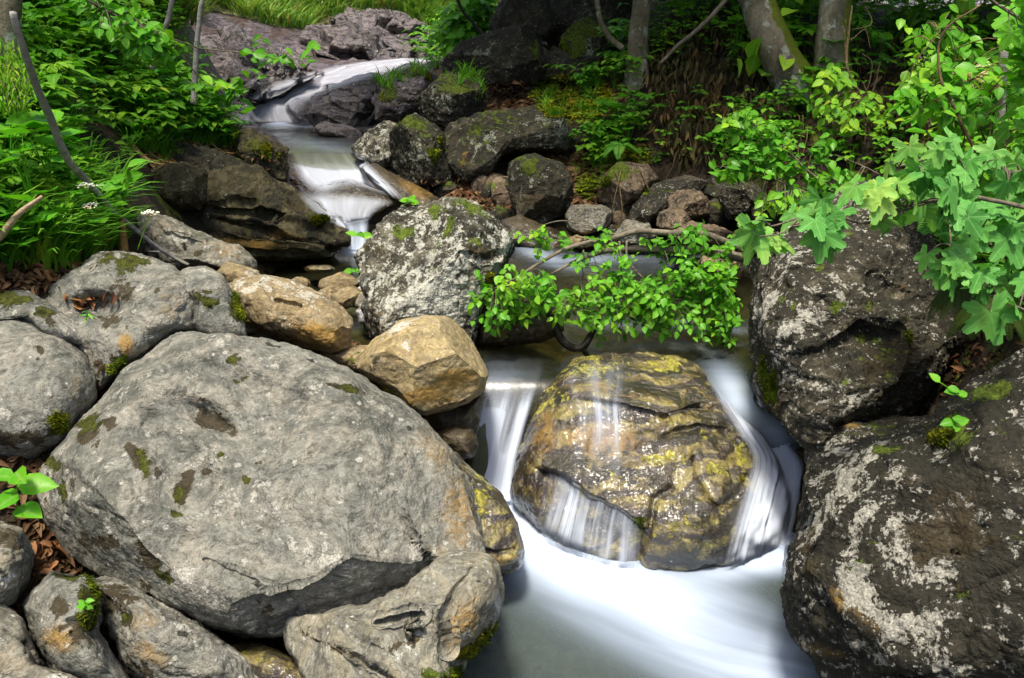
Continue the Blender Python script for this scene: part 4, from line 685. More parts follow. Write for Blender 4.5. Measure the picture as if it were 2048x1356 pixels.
def sheet(name, label, rows, nu=60, nv=90, dens=lambda a, b: 1, mat=None, wob=.012, edge=.12, ends=(.06, .1), drape=0, seed=0, cat=None):
    """rows: lists of (u, v, Y) across the flow, from its top to its foot; drape > 0 lays it that far off what lies beneath"""
    R = np.array([crv(r, nu) for r in rows]); G = np.stack([crv(R[:, j], nv) for j in range(nu)], 1)     # nv x nu x 3
    A, B = np.meshgrid(np.linspace(0, 1, nu), np.linspace(0, 1, nv))
    if drape:
        D = G[..., 2].copy()
        for a in range(0, nv):
            for b in range(0, nu):
                l, nr, ob = ucast(G[a, b, 0], G[a, b, 1])
                D[a, b] = l[1] if l else np.nan
        m = np.isnan(D); D[m] = G[..., 2][m]
        for k in range(3):
            Dp = np.pad(D, 1, mode='edge'); Dn = np.min([Dp[1:-1, 1:-1], Dp[:-2, 1:-1], Dp[2:, 1:-1], Dp[1:-1, :-2], Dp[1:-1, 2:]], axis=0); D = Dn if k == 0 else (Dp[1:-1, 1:-1]*2+Dp[:-2, 1:-1]+Dp[2:, 1:-1]+Dp[1:-1, :-2]+Dp[1:-1, 2:])/6
        D = D-drape; P = P3(G[..., 0], G[..., 1], D)
    else: P = P3(G[..., 0], G[..., 1], G[..., 2])
    w = np.linalg.norm(P[:, 1:]-P[:, :-1], axis=-1).sum(1).mean(); l = np.linalg.norm(P[1:]-P[:-1], axis=-1).sum(0).mean()
    wv = fbm(np.stack([A*w*22, B*l*1.4, A*0+seed], -1), 3, seed+40); P[..., 1] -= wob*wv; P[..., 2] += wob*.5*wv
    F = sst(0, edge, A)*sst(1, 1-edge, A)*sst(0, ends[0]+1e-4, B)*sst(1, 1-ends[1], B)*np.vectorize(dens)(A, B)
    o = mesh_obj(name, P.reshape(-1, 3), grid_faces(nv, nu), mat or FALLM, attrs={'foam': np.clip(F, 0, 1).ravel()})
    at = o.data.attributes.new('flow', 'FLOAT_VECTOR', 'POINT'); at.data.foreach_set('vector', np.stack([A*w+seed, B*l, A*0], -1).astype(np.float32).ravel())
    return tag(o, label, kind='structure')
# falls that cling to rock come first, so that they are laid on rock and not on other water
sheet('waterfall', 'thin film and veil over the upper left of the olive boulder', [[(1130, 722, 3), (1270, 712, 3)], [(1120, 765, 3), (1275, 765, 3)], [(1140, 805, 3), (1262, 815, 3)], [(1140, 850, 3), (1265, 865, 3)], [(1130, 900, 3), (1270, 925, 3)], [(1120, 935, 3), (1275, 985, 3)]], 50, 60, drape=.012, dens=lambda a, b: (.22+.5*sst(.33, .4, b))*(.4+.6*math.sin(a*11)**2), ends=(.15, .6), edge=.35, seed=1, mat=VEIL)
sheet('waterfall', 'row of white strands falling from the ledge of the olive boulder', [[(1098, 930, 3), (1135, 945, 3), (1190, 988, 3), (1240, 1012, 3), (1290, 1052, 3)], [(1090, 970, 3), (1130, 985, 3), (1180, 1030, 3), (1235, 1050, 3), (1285, 1080, 3)], [(1062, 1065, 3), (1112, 1098, 3), (1172, 1122, 3), (1230, 1136, 3), (1285, 1142, 3)]], 80, 40, drape=.05, dens=lambda a, b: (.85-.35*a)*(.4+.6*math.sin(a*13+1)**2*(1-.5*b)+.4*b), ends=(.12, .05), edge=.2, seed=3, mat=VEIL)
sheet('waterfall', 'fall sliding over the right shoulder of the olive boulder and fanning to its foot', [[(1418, 748, 3), (1465, 742, 3), (1505, 750, 3)], [(1432, 800, 3), (1490, 800, 3), (1535, 812, 3)], [(1470, 860, 3), (1530, 865, 3), (1575, 880, 3)], [(1500, 915, 3), (1560, 922, 3), (1612, 935, 3)], [(1485, 980, 3), (1555, 985, 3), (1606, 1000, 3)], [(1462, 1060, 3), (1540, 1065, 3), (1590, 1070, 3)], [(1440, 1145, 3), (1520, 1145, 3), (1578, 1142, 3)]], 60, 100, drape=.035, dens=lambda a, b: .62+.5*a+.25*b, ends=(.1, .02), edge=.3, seed=4)
sheet('cascade', 'silky cascade between the still upper pool and the dark slab', [[(570, 285, 8), (640, 280, 8), (715, 300, 8)], [(580, 330, 8), (660, 330, 8), (760, 345, 8)], [(600, 365, 8), (690, 352, 8), (800, 385, 8)], [(640, 400, 8), (710, 375, 8), (820, 410, 8)]], 80, 60, drape=.03, dens=lambda a, b: .75+.4*sst(.2, .6, b), ends=(.25, .3), edge=.2, seed=6, mat=CASC)
sheet('cascade', 'thin blue film over the dark slab of the cascade', [[(585, 380, 8), (700, 385, 8), (800, 402, 8)], [(620, 420, 8), (690, 425, 8), (760, 420, 8)], [(680, 455, 8), (710, 458, 8), (740, 440, 8)]], 60, 40, drape=.03, dens=lambda a, b: .95-.3*a, ends=(.3, .1), edge=.25, seed=7, mat=CASC)
sheet('cascade', 'small white spout dropping into the quiet pool', [[(672, 435, 6.1), (700, 440, 6.1), (740, 430, 6.1)], [(690, 455, 6.), (712, 460, 6.), (738, 465, 6.)], [(690, 500, 5.95), (710, 500, 5.95), (735, 505, 5.95)]], 40, 30, dens=lambda a, b: .5+.45*b, ends=(.35, .02), edge=.3, seed=8)
sheet('waterfall', 'upper fall sliding down from the top of the gully', [[(800, 116, 13), (840, 117, 13), (875, 122, 13)], [(690, 127, 12), (745, 132, 12), (800, 143, 12)], [(600, 148, 12), (660, 155, 12), (725, 163, 12)], [(520, 176, 10), (580, 182, 10), (640, 194, 10)], [(480, 208, 10), (540, 214, 10), (605, 220, 10)], [(458, 243, 10), (545, 247, 10), (632, 248, 10)]], 50, 90, drape=.05, dens=lambda a, b: .8, ends=(.04, .03), edge=.3, wob=.012, seed=9, mat=fall_mat('upper_fall_water', (.72, .76, .9), .6, .3, 1, .3))
# free falls
sheet('waterfall', 'left fall dropping between the ochre boulder and the olive boulder',
 [[(965, 722, 3.80), (1020, 718, 3.83), (1095, 715, 3.86)], [(972, 752, 3.62), (1020, 755, 3.61), (1085, 752, 3.62)], [(962, 790, 3.54), (1010, 795, 3.53), (1068, 800, 3.5)], [(948, 860, 3.50), (1000, 870, 3.46), (1045, 880, 3.42)], [(938, 930, 3.48), (990, 940, 3.42), (1030, 950, 3.38)], [(915, 985, 3.42), (975, 1000, 3.34), (1030, 1005, 3.3)]],
 90, 90, dens=lambda a, b: (.06+1.0*sst(.16, .42, b))*(1.0-.5*np.exp(-((a-.66)/.10)**2)*(1-sst(.5, .75, b))), ends=(.15, .03), edge=.16, wob=.02, seed=10, mat=fall_mat('left_fall_water', lo=.28, fill=.8))
def lipz(X, Yg):   # the pool's surface bends down over its lip
    return -.5*np.clip((3.68-Yg)/.3, 0, 1.2)**2
pool('pool_water', 'lower pool, white and silky where the falls run into it', -1.0, 1.9, -.4, 3.62, 0.0, 300,
 [(975, 985, 55, 55, 60, 1), (1045, 1050, 110, 42, 44, 1), (1150, 1115, 130, 34, 22, .95), (1300, 1170, 150, 26, 14, .75), (1520, 1120, 90, 22, -5, .85), (1560, 1080, 50, 40, 0, .7), (1330, 1200, 210, 44, 20, .6), (1480, 1260, 140, 50, 38, .55), (1530, 1340, 100, 60, 60, .4), (1150, 1165, 100, 34, 20, .5), (1350, 1270, 230, 60, 25, .45), (1430, 1330, 170, 60, 30, .35), (1010, 1090, 60, 50, 60, .5), (1180, 1130, 170, 36, 16, .7), (1480, 1140, 120, 26, -5, .6), (1300, 1240, 260, 70, 20, .3)], flow=(.78, -.62), mat=POOLL)
pool('pool_water', 'middle pool of dull green water behind the fall', -2.1, 2.0, 3.4, 7.0, .5, 240,
 [(1330, 690, 110, 9, 0, .22), (1280, 650, 130, 10, 0, .2), (1420, 660, 60, 10, 0, .35), (1080, 510, 60, 12, 20, .4), (1300, 520, 200, 20, 0, .12), (712, 505, 26, 9, 0, .9), (1180, 520, 60, 8, 0, .3), (1470, 790, 30, 60, -35, .7), (1555, 870, 26, 40, -35, .5), (1000, 760, 60, 30, 0, .25)], flow=(1, -.1), zf=lipz)
pool('pool_water', 'still upper pool between the upper fall and the cascade', -3.3, -.8, 7.45, 10.4, .99, 120,
 [(540, 243, 90, 8, 3, .9), (650, 250, 60, 4, 0, .4), (640, 292, 90, 12, 10, .2)], flow=(1, -.2))
# ---------------------------------------------------------------- leaves
R_ = np.random.default_rng(42)
def leaf_mat(name, dark, mid, light, tr=.35, rough=.5, vein=(.25, .42, .12), spec=.15, vs=.5):
    N = NT(name); lv = N.attr('lv').outputs[2]; vn = N.attr('vein').outputs[2]
    c = N.mix(N.step(lv, 0, .5), dark, mid); c = N.mix(N.step(lv, .5, 1), c, light)
    c = N.mix(N.math('MULTIPLY', N.step(vn, .72, 1.), vs), c, vein)
    c = N.mix(N.step(N.noise(4, 3), .48, .66, 0, .45), c, N.mix(1, c, (2.1, 1.15, .8), 'MULTIPLY'))
    c = N.mix(N.step(N.noise(75, 2), .66, .71, 0, .6), c, (.1, .075, .025))
    c = N.mix(N.step(N.noise(60, 3), .4, .7, 0, .35), c, N.mix(1, c, (.5, .55, .4), 'MULTIPLY'))
    p = N.pbsdf(c, rough, None, spec); t = N.n('BsdfTranslucent'); N.put(t.inputs[0], N.mix(1, c, (1.1, 1.25, .5), 'MULTIPLY'))
    m = N.n('MixShader'); m.inputs[0].default_value = tr; N.put(m.inputs[1], p); N.put(m.inputs[2], t.outputs[0])
    return N.done(m.outputs[0])
LEAF = leaf_mat('leaf_green', (.025, .1, .008), (.11, .32, .016), (.28, .52, .035))
LEAFB = leaf_mat('leaf_fresh', (.03, .14, .01), (.1, .35, .02), (.22, .52, .035), rough=.35)
LEAFY_ = leaf_mat('leaf_yellow_green', (.07, .2, .01), (.16, .36, .015), (.3, .5, .03))
MAPLE = leaf_mat('leaf_maple', (.05, .2, .04), (.12, .36, .075), (.24, .5, .12), tr=.3, rough=.5, vein=(.2, .5, .14), vs=.8)
GRASSM = leaf_mat('grass', (.03, .11, .01), (.08, .28, .02), (.2, .42, .04), tr=.3, vs=0)
FARG = leaf_mat('far_grass', (.05, .12, .02), (.12, .26, .045), (.27, .38, .09), tr=.3, vs=0)
DRY = leaf_mat('dry_leaf', (.025, .013, .007), (.08, .042, .02), (.22, .14, .075), tr=.12, rough=.7, vein=(.2, .12, .06), vs=.3)
STRAW = leaf_mat('straw', (.13, .085, .03), (.3, .22, .09), (.48, .38, .2), tr=.15, rough=.7, vs=0)
HANGD = leaf_mat('withered_leaf', (.025, .024, .01), (.06, .055, .022), (.17, .13, .06), tr=.2, rough=.7, vs=.1)
FERNM = leaf_mat('fern', (.02, .09, .01), (.07, .26, .025), (.16, .42, .06), vs=.2)
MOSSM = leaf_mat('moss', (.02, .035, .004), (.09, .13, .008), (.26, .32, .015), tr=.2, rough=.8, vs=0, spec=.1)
def bark_mat(name, a, b, moss=.2, lich=.5, wet=0):
    N = NT(name); n1 = N.noise(5, 6, .65, co=N.map((1, 1, .35))); n2 = N.noise(30, 5, .7); n3 = N.noise(9, 7, .7, co=N.map(loc=(3, 4, 5)))
    c = N.mix(N.step(n1, .35, .65), a, b); c = N.mix(N.step(n3, .72-.25*lich, .78-.25*lich), c, (.36, .37, .31)); c = N.mix(N.step(n2, .35, .7, 0, .6), c, N.mix(1, c, (.35, .33, .3), 'MULTIPLY'))
    m = N.step(N.math('ADD', N.noise(4, 6, .7, co=N.map(loc=(9, 1, 1))), N.attr('moss').outputs[2]), .8-.35*moss, .9-.35*moss); c = N.mix(m, c, N.mix(n2, (.02, .035, .004), (.16, .2, .012)))
    return N.done(N.pbsdf(c, .8 if not wet else .25, N.bump(N.math('MULTIPLY_ADD', n2, .5, n1), .8, .03), .25))
BARK = bark_mat('bark_grey', (.12, .105, .07), (.3, .27, .19), .55, .7); BARKM = bark_mat('bark_mossy', (.09, .075, .05), (.24, .21, .15), .6, .75)
TWIG = bark_mat('twig_bark', (.1, .085, .06), (.24, .21, .16), .1, .3); TWIGD = bark_mat('dark_wet_wood', (.012, .01, .008), (.03, .026, .02), 0, 0, 1)
WOODP = bark_mat('bare_pale_wood', (.3, .22, .13), (.48, .38, .25), 0, 0); BIRCH = bark_mat('pale_bark', (.2, .19, .17), (.42, .4, .38), 0, .5)
BROWNST = bark_mat('brown_stem', (.09, .06, .03), (.22, .16, .08), 0, .1)
def t_ovate(W=.56, seg=5, fold=.10, droop=.22, tip=1.6, tooth=0):
    t = np.linspace(0, 1, seg+1); w = W/2*np.sin(pi*t**.82)**.85*(1-.15*t)+0; w[0] = .01; w[-1] = .004
    V = []; vn = []
    for a, b in zip(t, w):
        z = -droop*a*a
        V += [(a, -b, z+fold*b*2), (a, 0, z), (a, b, z+fold*b*2)]; vn += [0, 1, 0]
    F = []
    for i in range(seg):
        k = 3*i; F += [(k, k+1, k+4), (k, k+4, k+3), (k+1, k+2, k+5), (k+1, k+5, k+4)]
    return np.array(V), np.array(F)[:, ::-1], np.array(vn, float)
def t_palm(lobes=5, spread=250, ser=.05, deep=.45, droop=.25, first=.72):
    """maple like leaf, petiole at the origin, x forwards"""
    n = lobes; an = np.radians(np.linspace(-spread/2, spread/2, n)); Ln = np.interp(np.abs(an), [0, radians(spread/2)], [1, first]); O = []; vn = []
    O.append((.02, -.03)); vn.append(.3)
    for i in range(n):
        h = radians(spread/(n-1))/2
        for f, rr in ((-.8, deep*.92), (-.58, .76), (-.42, .76), (-.24, .9), (0, 1.0), (.24, .9), (.42, .76), (.58, .76), (.8, deep*.92)):
            a = an[i]+f*h; s = 1+ser*(1 if abs(f) in (.58, .24) else -.5)
            O.append((cos(a)*rr*Ln[i]*s, sin(a)*rr*Ln[i]*s)); vn.append(1.0 if f == 0 else 0.)
    O.append((.02, .03)); vn.append(.3)
    O = np.array(O); r2 = (O**2).sum(1); V = np.concatenate([[(0, 0, 0)], np.c_[O, -droop*r2+.05*np.cos(8*np.arctan2(O[:, 1], O[:, 0]))*np.sqrt(r2)]])
    m = len(O); F = np.array([(0, i, i+1) for i in range(1, m)]); V[:, 0] += 0
    return V, F, np.array([1.]+vn)
def t_blade(n=5, w=.035, bend=.8):
    t = np.linspace(0, 1, n); V = []; 
    for a in t:
        an = bend*a; V += [(sin(an)*a*.9, -w*(1-a)**.6-.001, cos(an)*a), (sin(an)*a*.9, w*(1-a)**.6+.001, cos(an)*a)]
    F = []
    for i in range(n-1): k = 2*i; F += [(k, k+1, k+3), (k, k+3, k+2)]
    return np.array(V), np.array(F), np.zeros(len(V))
def t_round(n=12, cup=.12):
    a = np.linspace(0, 2*pi, n, endpoint=False); r = .5*(1+.05*np.cos(5*a)); r[0] *= .75
    V = np.concatenate([[(.42, 0, 0)], np.c_[.5-r*np.cos(a), r*np.sin(a), cup*np.ones(n)*(.7+.5*np.sin(3*a))]]); F = np.array([(0, 1+i, 1+(i+1) % n) for i in range(n)])[:, ::-1]
    return V, F, np.array([1.]+[0.]*n)
OV = t_ovate(); OVW = t_ovate(.7, 4, .14, .15); LANCE = t_ovate(.24, 4, .1, .35); PALM = t_palm(deep=.66); PALM3 = t_palm(3, 170, .05, .5); ROUND = t_round(); DEADL = t_ovate(.5, 4, .5, .5); HANGL = t_ovate(.3, 4, .6, .1)
BLADE = t_blade()
def rnd(a, b, n=None): return R_.uniform(a, b, n)
def unit(v): v = np.asarray(v, float); return v/(np.linalg.norm(v, axis=-1, keepdims=True)+1e-9)
class MB:
    def __init__(s): s.V = []; s.F = []; s.lv = []; s.vn = []; s.n = 0
    def add(s, V, F, lv=.5, vn=0):
        s.V.append(V); s.F.append(np.asarray(F)+s.n); s.lv.append(np.broadcast_to(lv, len(V))); s.vn.append(np.broadcast_to(vn, len(V))); s.n += len(V)
    def leaves(s, tp, P, D, Nn, S, lv):
        """P positions, D directions, Nn normals, S sizes"""
        tv, tf, tn = tp; P = np.atleast_2d(P); n = len(P)
        if n == 0: return
        X = unit(np.broadcast_to(D, (n, 3))); Z = np.broadcast_to(Nn, (n, 3)); Z = unit(Z-(Z*X).sum(1, keepdims=True)*X); Y = np.cross(Z, X)
        S = np.broadcast_to(S, n); V = P[:, None]+S[:, None, None]*(tv[None, :, 0, None]*X[:, None]+tv[None, :, 1, None]*Y[:, None]+tv[None, :, 2, None]*Z[:, None])
        m = len(tv); F = tf[None]+(np.arange(n)*m)[:, None, None]
        s.add(V.reshape(-1, 3), F.reshape(-1, tf.shape[1]), np.repeat(np.broadcast_to(lv, n), m), np.tile(tn, n))
    def tube(s, P, r, k=5, n=None, wob=0):
        P = np.asarray(P, float); P = crv(P, n) if n else P
        r = np.interp(np.linspace(0, 1, len(P)), np.linspace(0, 1, len(np.atleast_1d(r))), np.atleast_1d(r))
        if wob: P = P+wob*np.stack([noise(P*7+a*9, 3+a) for a in range(3)], -1)
        T = unit(np.gradient(P, axis=0)); ref = np.array([0.3, 1, .1]) if abs(T[0, 2]) > .7 else np.array([0, 0, 1.]); A = unit(np.cross(T, ref)); B = np.cross(T, A)
        th = np.arange(k)*2*pi/k; V = P[:, None]+r[:, None, None]*(np.cos(th)[None, :, None]*A[:, None]+np.sin(th)[None, :, None]*B[:, None])
        F = grid_faces(len(P), k, True); F3 = np.concatenate([F[:, [0, 1, 2]], F[:, [0, 2, 3]]])
        cap = np.array([(0, i+1, i) for i in range(1, k-1)]); o = (len(P)-1)*k; cap2 = np.array([(o, o+i, o+i+1) for i in range(1, k-1)])
        s.add(V.reshape(-1, 3), np.concatenate([F3, cap, cap2]))
    def build(s, name, mat, parent=None, loc=None):
        if not s.n: return None
        return mesh_obj(name, np.concatenate(s.V), np.concatenate(s.F), mat, parent, loc, attrs={'lv': np.concatenate(s.lv), 'vein': np.concatenate(s.vn)})
def thing(name, label, cat, loc=(0, 0, 0), group=None, kind=None): return tag(empty(name, loc), label, cat, group, kind)
def copy_thing(o, loc, rz, sc, label=None, tilt=(0, 0)):
    c = o.copy(); SC.collection.objects.link(c); c.location = loc; c.rotation_euler = (tilt[0], tilt[1], rz); c.scale = (sc,)*3
    if label: c['label'] = label
    for ch in o.children:
        d = ch.copy(); SC.collection.objects.link(d); d.parent = c
    return c
VL.update()
NATURAL = ('ground',)
def pick(poly, n, pad=0, ok=None, seed=0, maxt=40):
    """n surface points seen inside a region of the picture"""
    rg = np.random.default_rng(seed+99); pl = np.array(poly, float); lo = pl.min(0); hi = pl.max(0); r = []
    for _ in range(n*maxt):
        if len(r) >= n: break
        u, v = rg.uniform(lo[0], hi[0]), rg.uniform(lo[1], hi[1])
        if not inpoly(u, v, poly): continue
        l, nr, ob = ucast(u, v)
        if l is None or (ok and not ok(l, nr, ob)): continue
        r.append((tuple(l), tuple(nr), u, v))
    return r
isg = lambda l, nr, ob: ob.name.startswith('ground')
WALLP = [(1280, 170), (1400, 110), (1490, 140), (1600, 240), (1430, 260), (1430, 400), (1300, 380)]
WALLP2 = [(1690, 90), (1830, 90), (1850, 250), (1800, 330), (1700, 300)]
def isgw(l, nr, ob):
    if not ob.name.startswith('ground'): return False
    u, v = proj(np.array(l)); return not ((inpoly(u, v, WALLP) or inpoly(u, v, WALLP2)) and R_.random() < .85)
dry = lambda l, nr, ob: not ob.name.startswith(('pool', 'water', 'casc'))
def ndir(n, zlo=-.2, zhi=.5):
    a = rnd(0, 2*pi, n); z = rnd(zlo, zhi, n); return np.stack([np.cos(a), np.sin(a), z], -1)
# --- sprigs of ground cover ---
def carpet(name, label, polys, tp, mat, size, nl=(3, 5), h=(.02, .12), ok=isg, lvb=.45, seed=0, kind='stuff', flat=.8, clump=0, cat=None):
    mb = MB()
    for (pl, n) in polys:
        pts = pick(pl, n, ok=ok, seed=seed)
        if not pts: continue
        P = np.array([p[0] for p in pts]); Nn = np.array([p[1] for p in pts])
        if clump: 
            kz = fbm(P*clump, 3, seed) > -.12+0*P[:, 0]; P = P[kz]; Nn = Nn[kz]
        for a in range(len(P)):
            k = R_.integers(nl[0], nl[1]+1); s = rnd(*size); hh = rnd(*h); c = P[a]+Nn[a]*hh*.5+np.array([0, 0, hh]); ph = rnd(0, 6.3)
            an = ph+np.arange(k)*2*pi/max(k, 1)+rnd(-.3, .3, k); tz_ = rnd(-.35, .25, k)
            D = np.stack([np.cos(an), np.sin(an), tz_], -1); NN = unit(np.array([0, -.35, 1])*flat+Nn[a]*(1-flat)+rnd(-.35, .35, (k, 3)))
            mb.leaves(tp, c+D*s*.15, D, NN, s*rnd(.7, 1.15, k), np.clip(lvb+rnd(-.3, .35)+rnd(-.12, .12, k), 0, 1))
    o = mb.build(name, mat)
    return tag(o, label, cat, kind=kind)
VEGL = [(-160, -90), (345, -90), (365, 130), (400, 190), (440, 240), (510, 300), (440, 320), (400, 345), (290, 310), (250, 330), (215, 400), (235, 470), (190, 520), (100, 530), (-160, 560)]
VEGR = [(1290, -60), (1500, -60), (2200, -60), (2200, 600), (1960, 640), (1880, 480), (1780, 380), (1700, 320), (1500, 390), (1330, 330), (1230, 250), (1290, 150)]
FARTOP = [(330, -80), (980, -80), (985, 60), (900, 90), (860, 70), (700, 30), (620, 60), (540, 55), (430, 10), (345, 60)]
carpet('ground_cover', 'low bright leaves carpeting the left bank', [(VEGL, 3800), ([(-160, 330), (230, 330), (215, 420), (235, 470), (190, 520), (-160, 540)], 500)], OVW, LEAF, (.03, .06), (3, 5), (.01, .16), seed=1, lvb=.5, clump=1.6)
carpet('ground_cover', 'scattered small leaves on the shaded right bank', [(VEGR, 3400), ([(1080, 290), (1330, 280), (1330, 400), (1180, 420)], 90), ([(1240, 100), (1420, 60), (1420, 240), (1230, 240)], 150)], OVW, LEAF, (.035, .07), (3, 5), (.01, .22), seed=2, lvb=.35, clump=1.3, ok=isgw)
carpet('ground_cover', 'leafy growth around the top of the rock pile', [([(860, 60), (985, 40), (975, 90), (900, 120), (830, 150), (800, 130)], 160), ([(1100, 120), (1260, 60), (1260, 160), (1150, 150)], 40)], OV, LEAFB, (.06, .12), (3, 6), (.02, .3), seed=3, lvb=.45)
# --- grass ---
def grass(name, label, polys, size, per=(6, 12), mat=GRASSM, ok=isg, seed=5, lvb=.45, spread=.04, lean=.3, hang=0):
    mb = MB()
    for pl, n in polys:
        for (p, nr, u, v) in pick(pl, n, ok=ok, seed=seed):
            k = R_.integers(*per); s = rnd(*size); an = rnd(0, 6.3, k); D = np.stack([np.cos(an), np.sin(an), rnd(-.1, .1, k)], -1)
            base = np.array(p)+D*rnd(0, spread, k)[:, None]*[1, 1, 0]
            Z = unit(np.array([0, 0, 1.-2*hang])+D*rnd(0, lean, k)[:, None]+np.array(nr)*.25+rnd(-.1, .1, (k, 3)))
            X = np.cross(np.cross(Z, D), Z)
            mb.leaves(BLADE, base, X, Z, s*rnd(.5, 1.1, k), np.clip(lvb+rnd(-.25, .3)+rnd(-.15, .15, k), 0, 1))
    return tag(mb.build(name, mat), label, kind='stuff')
GL = [(-120, 400), (90, 400), (200, 420), (235, 480), (230, 520), (120, 545), (-120, 560)]
grass('grass', 'tall bright green grass at the left edge above the grey rocks', [(GL, 200), ([(60, 380), (225, 380), (240, 500), (100, 530)], 150)], (.16, .34), seed=6, lvb=.6)
grass('grass', 'grass tufts scattered down the left bank', [(VEGL, 420), ([(250, 180), (430, 240), (510, 290), (400, 320), (250, 300)], 160)], (.12, .26), seed=7, lvb=.4)
grass('grass', 'grass on the slope above the head of the stream', [(FARTOP, 1900)], (.25, .5), (8, 14), mat=FARG, seed=8, lvb=.5, spread=.2)
grass('grass', 'grass and sedge among the maple leaves at the right edge', [([(1850, 380), (2200, 360), (2200, 680), (1950, 620)], 260), ([(1700, 40), (2100, 40), (2100, 130), (1750, 110)], 120)], (.15, .32), seed=9, lvb=.35)
grass('grass', 'grass fringe on the mossy crest of the rock pile', [([(1060, 165), (1200, 165), (1210, 230), (1090, 240)], 60), ([(860, 140), (965, 150), (975, 215), (930, 190)], 16), ([(730, 150), (860, 115), (860, 150), (760, 180)], 30)], (.1, .22), ok=dry, seed=10, lvb=.6)
grass('dry_grass', 'withered straw hanging over the edge of the left bank', [([(230, 275), (480, 280), (470, 330), (290, 330)], 34), ([(60, 500), (150, 500), (150, 540), (60, 540)], 6)], (.2, .42), (8, 18), STRAW, isg, 11, .4, .05, .5, .95)
grass('dry_grass', 'withered straw hanging over the pale veined block in the rock pile', [([(1090, 195), (1180, 195), (1180, 235), (1090, 235)], 14)], (.16, .34), (8, 16), STRAW, dry, 12, .5, .05, .5, .95)
grass('dry_grass', 'pale straw among the green on the far slope above the stream head', [(FARTOP, 260)], (.2, .4), (8, 14), STRAW, isg, 13, .4, .2, .5)
carpet('moss', 'yellow green moss carpet with painted sunlight, on the crest of the rock pile', [([(1085, 155), (1200, 150), (1230, 200), (1190, 245), (1100, 235), (1060, 200)], 900)], OVW, MOSSM, (.02, .04), (4, 6), (.0, .03), ok=dry, seed=14, lvb=.9, flat=.4)  # real moss, brightened so its colour carries the warm sun patch
carpet('moss', 'moss on the crumbling earth right of the rock pile', [([(1140, 300), (1300, 290), (1300, 390), (1160, 400)], 700)], OVW, MOSSM, (.02, .035), (4, 6), (.0, .03), ok=dry, seed=15, lvb=.5, flat=.4, clump=2.2)
# --- leaf litter ---
def litter_(name, label, polys, size=(.035, .07), ok=dry, seed=20, mat=DRY, tp=DEADL, lvb=.5, lift=.01):
    mb = MB()
    for pl, n in polys:
        pts = [p for p in pick(pl, n, ok=ok, seed=seed) if p[1][2] > .25]
        if not pts: continue
        P = np.array([p[0] for p in pts]); Nn = np.array([p[1] for p in pts]); k = len(P)
        mb.leaves(tp, P+Nn*rnd(0, lift*2, k)[:, None], ndir(k, -.3, .3), unit(Nn+rnd(-.6, .6, (k, 3))), rnd(*size, k), np.clip(lvb+rnd(-.5, .5, k), 0, 1))
    return tag(mb.build(name, mat), label, kind='stuff')
litter_('leaf_litter', 'brown beech leaves drifted on the path of soil behind the rock pile', [([(960, 165), (1080, 165), (1110, 150), (1260, 110), (1290, 130), (1230, 170), (1190, 200), (1100, 235), (960, 240)], 900)], (.05, .1), seed=21, lvb=.55)
litter_('leaf_litter', 'brown leaves caught among the stones under the rock pile', [([(840, 360), (1010, 350), (1040, 440), (980, 440), (900, 400)], 260), ([(1090, 300), (1220, 300), (1200, 430), (1130, 420)], 200), ([(1480, 380), (1560, 360), (1560, 440), (1480, 450)], 60)], (.04, .08), seed=22, lvb=.4)
litter_('leaf_litter', 'brown leaves nested in the saddle of the grey rocks on the left', [([(120, 590), (240, 585), (245, 625), (200, 660), (130, 650)], 150), ([(-20, 520), (150, 540), (190, 580), (60, 580), (-20, 570)], 130), ([(185, 760), (240, 725), (250, 740), (205, 790)], 40), ([(40, 1040), (100, 1060), (110, 1130), (60, 1170), (50, 1100)], 60)], (.03, .065), seed=23, lvb=.55)
litter_('leaf_litter', 'soaked dark leaves lying in the hollow on top of the huge grey boulder', [([(362, 805), (400, 795), (450, 820), (470, 865), (455, 880), (400, 850)], 110)], (.02, .04), seed=24, lvb=.15)
litter_('leaf_litter', 'reddish leaves on the shelves of the large dark right boulder', [([(1700, 520), (1780, 500), (1840, 520), (1790, 540), (1710, 540)], 70), ([(1690, 575), (1830, 560), (1880, 600), (1870, 630), (1780, 610), (1700, 600)], 120), ([(1690, 620), (1740, 615), (1740, 640), (1690, 645)], 16), ([(1790, 440), (1850, 440), (1850, 540), (1800, 520)], 40)], (.025, .05), seed=25, lvb=.45)
litter_('leaf_litter', 'brown leaves strewn along the brown ledge beside the cascade', [([(480, 290), (520, 300), (640, 400), (690, 430), (600, 400), (500, 340)], 130), (VEGL, 260), ([(430, 300), (500, 290), (540, 350), (470, 340)], 60)], (.03, .06), seed=26, lvb=.45)
litter_('leaf_litter', 'dark leaves and crumbs lodged in the joints between the foreground boulders', [([(-20, 560), (750, 540), (760, 700), (1000, 900), (950, 1356), (-20, 1356)], 260), ([(1480, 820), (1700, 800), (1960, 600), (2048, 560), (2048, 760), (1640, 960)], 120)], (.025, .05), ok=isg, seed=28, lvb=.35)
litter_('leaf_litter', 'withered leaves and soil crumbs on the shaded right bank', [(VEGR, 900)], (.05, .09), seed=27, lvb=.3)
